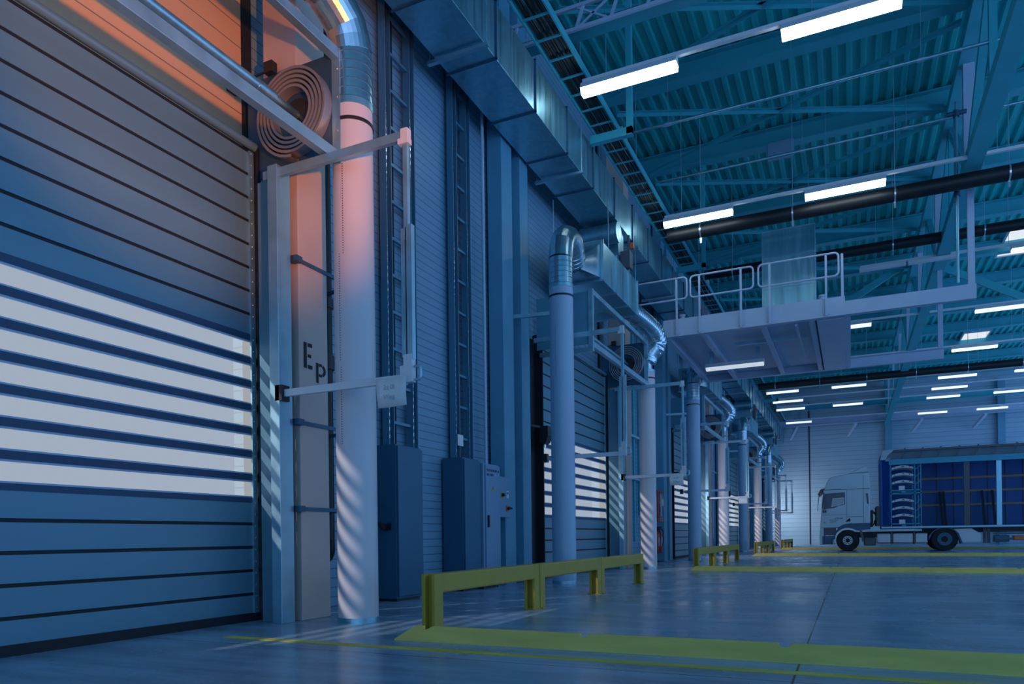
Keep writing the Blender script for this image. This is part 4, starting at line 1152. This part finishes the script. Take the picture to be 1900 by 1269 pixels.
while x < XE:
    MB().bar((x, TY + 0.02, 3.72), (x + 0.14, TY + 0.02, 4.03), 0.03, 0.04).box(x, x + 0.05, TY, TY + TW, 4.04, 4.09).box(x + 0.10, x + 0.16, TY - 0.02, TY + 0.03, 4.11, 4.15).build('roof_bow', M['truck_grey'], t); x += 0.63
# underside of the trailer
MB().box(2.6, XE, TY + 0.7, TY + 0.85, 0.72, 0.90).box(2.6, XE, TY + 1.6, TY + 1.75, 0.72, 0.90).build('trailer_beams', M['truck_grey'], t)
MB().prism([(3.95, 0.34), (3.72, 0.86), (4.3, 0.88), (4.62, 0.66), (4.62, 0.36)], 'Y', TY + 0.15, TY + 0.2).build('side_fairing', M['rim'], t)
for x in (4.72, 4.85):
    MB().box(x, x + 0.1, TY + 0.3, TY + 0.42, 0.30, 0.90).build('landing_leg', M['truck_grey'], t)
MB().box(5.1, 8.2, TY + 0.06, TY + 0.1, 0.42, 0.5).box(5.0, 8.2, TY + 0.06, TY + 0.1, 0.64, 0.70).build('side_guard', M['truck_grey'], t)
MB().box(5.05, 5.55, TY + 0.12, TY + 0.5, 0.34, 0.60).build('tool_box', M['cabinet'], t, bevel=0.03)
MB().box(5.68, 6.2, TY + 0.02, TY + 0.5, 0.40, 0.58).build('orange_box', M['orange'], t, bevel=0.03)

# cages of pressed car panels inside the trailer
def cage(z0, z1, n, lab, dz):
    y0, y1 = TY + 0.12, TY + 1.35
    o = thing('transport_cage', (2.05, (y0 + y1) / 2, z0), lab, 'cage', 'cages inside the trailer')
    f = MB()
    for x in (1.50, 2.36, 2.57):
        for y in (y0, y1):
            f.box(x, x + 0.04, y, y + 0.04, z0, z1)
    for z in (z0 + 0.08, z1 - 0.04):
        for y in (y0, y1): f.box(1.50, 2.61, y, y + 0.04, z, z + 0.04)
        for x in (1.50, 2.57): f.box(x, x + 0.04, y0, y1, z, z + 0.04)
    for z in [z0 + 0.3 + 0.3 * i for i in range(int((z1 - z0 - 0.3) / 0.3))]:
        f.bar((2.38, y0 + 0.02, z), (2.6, y0 + 0.02, z + 0.2), 0.025, 0.025)
    f.box(1.9, 2.05, y0, y0 + 0.05, z0 - 0.0, z0 + 0.1)
    f.build('frame', M['cage'], o)
    MB().box(1.80, 2.02, y0 - 0.012, y0 - 0.004, z0 + 0.10, z0 + 0.27).build('cargo_tag', M['paper'], o)
    for i in range(n):
        zz = z0 + 0.38 + dz * i
        q = thing('body_panel', (1.95, y0 + 0.6, zz), 'white pressed car body panel in the ' + ('upper' if z0 > 2 else 'lower') + ' cage, ' + ORD[i] + ' from below', 'car panel', 'car panels in the cages')
        prof = [(1.56 + 0.78 * s_ / 12, zz + 0.13 * math.sin(math.pi * (0.12 + 0.76 * s_ / 12))) for s_ in range(13)]
        prof += [(p[0], p[1] - 0.10 + 0.05 * abs(p[0] - 1.95)) for p in prof[::-1]]
        MB().prism(prof, 'Y', y0 + 0.06, y1 - 0.08).build('skin', M['white'], q, smooth=40)
        hl = MB()
        for xx in (1.66, 2.2): hl.tube([(xx, y0 + 0.055, zz + 0.055), (xx, y0 + 0.065, zz + 0.055)], 0.022, 8)
        hl.prism([(1.88, zz + 0.06), (1.98, zz + 0.12), (2.02, zz + 0.06)], 'Y', y0 + 0.055, y0 + 0.065)
        hl.build('cut_outs', M['truck_grey'], q)
    return o
cage(1.0, 2.36, 3, 'turquoise steel cage of car panels, bottom of the two stacked in the trailer', 0.31)
cage(2.37, 3.66, 3, 'turquoise steel cage of car panels, top of the two stacked in the trailer', 0.30)
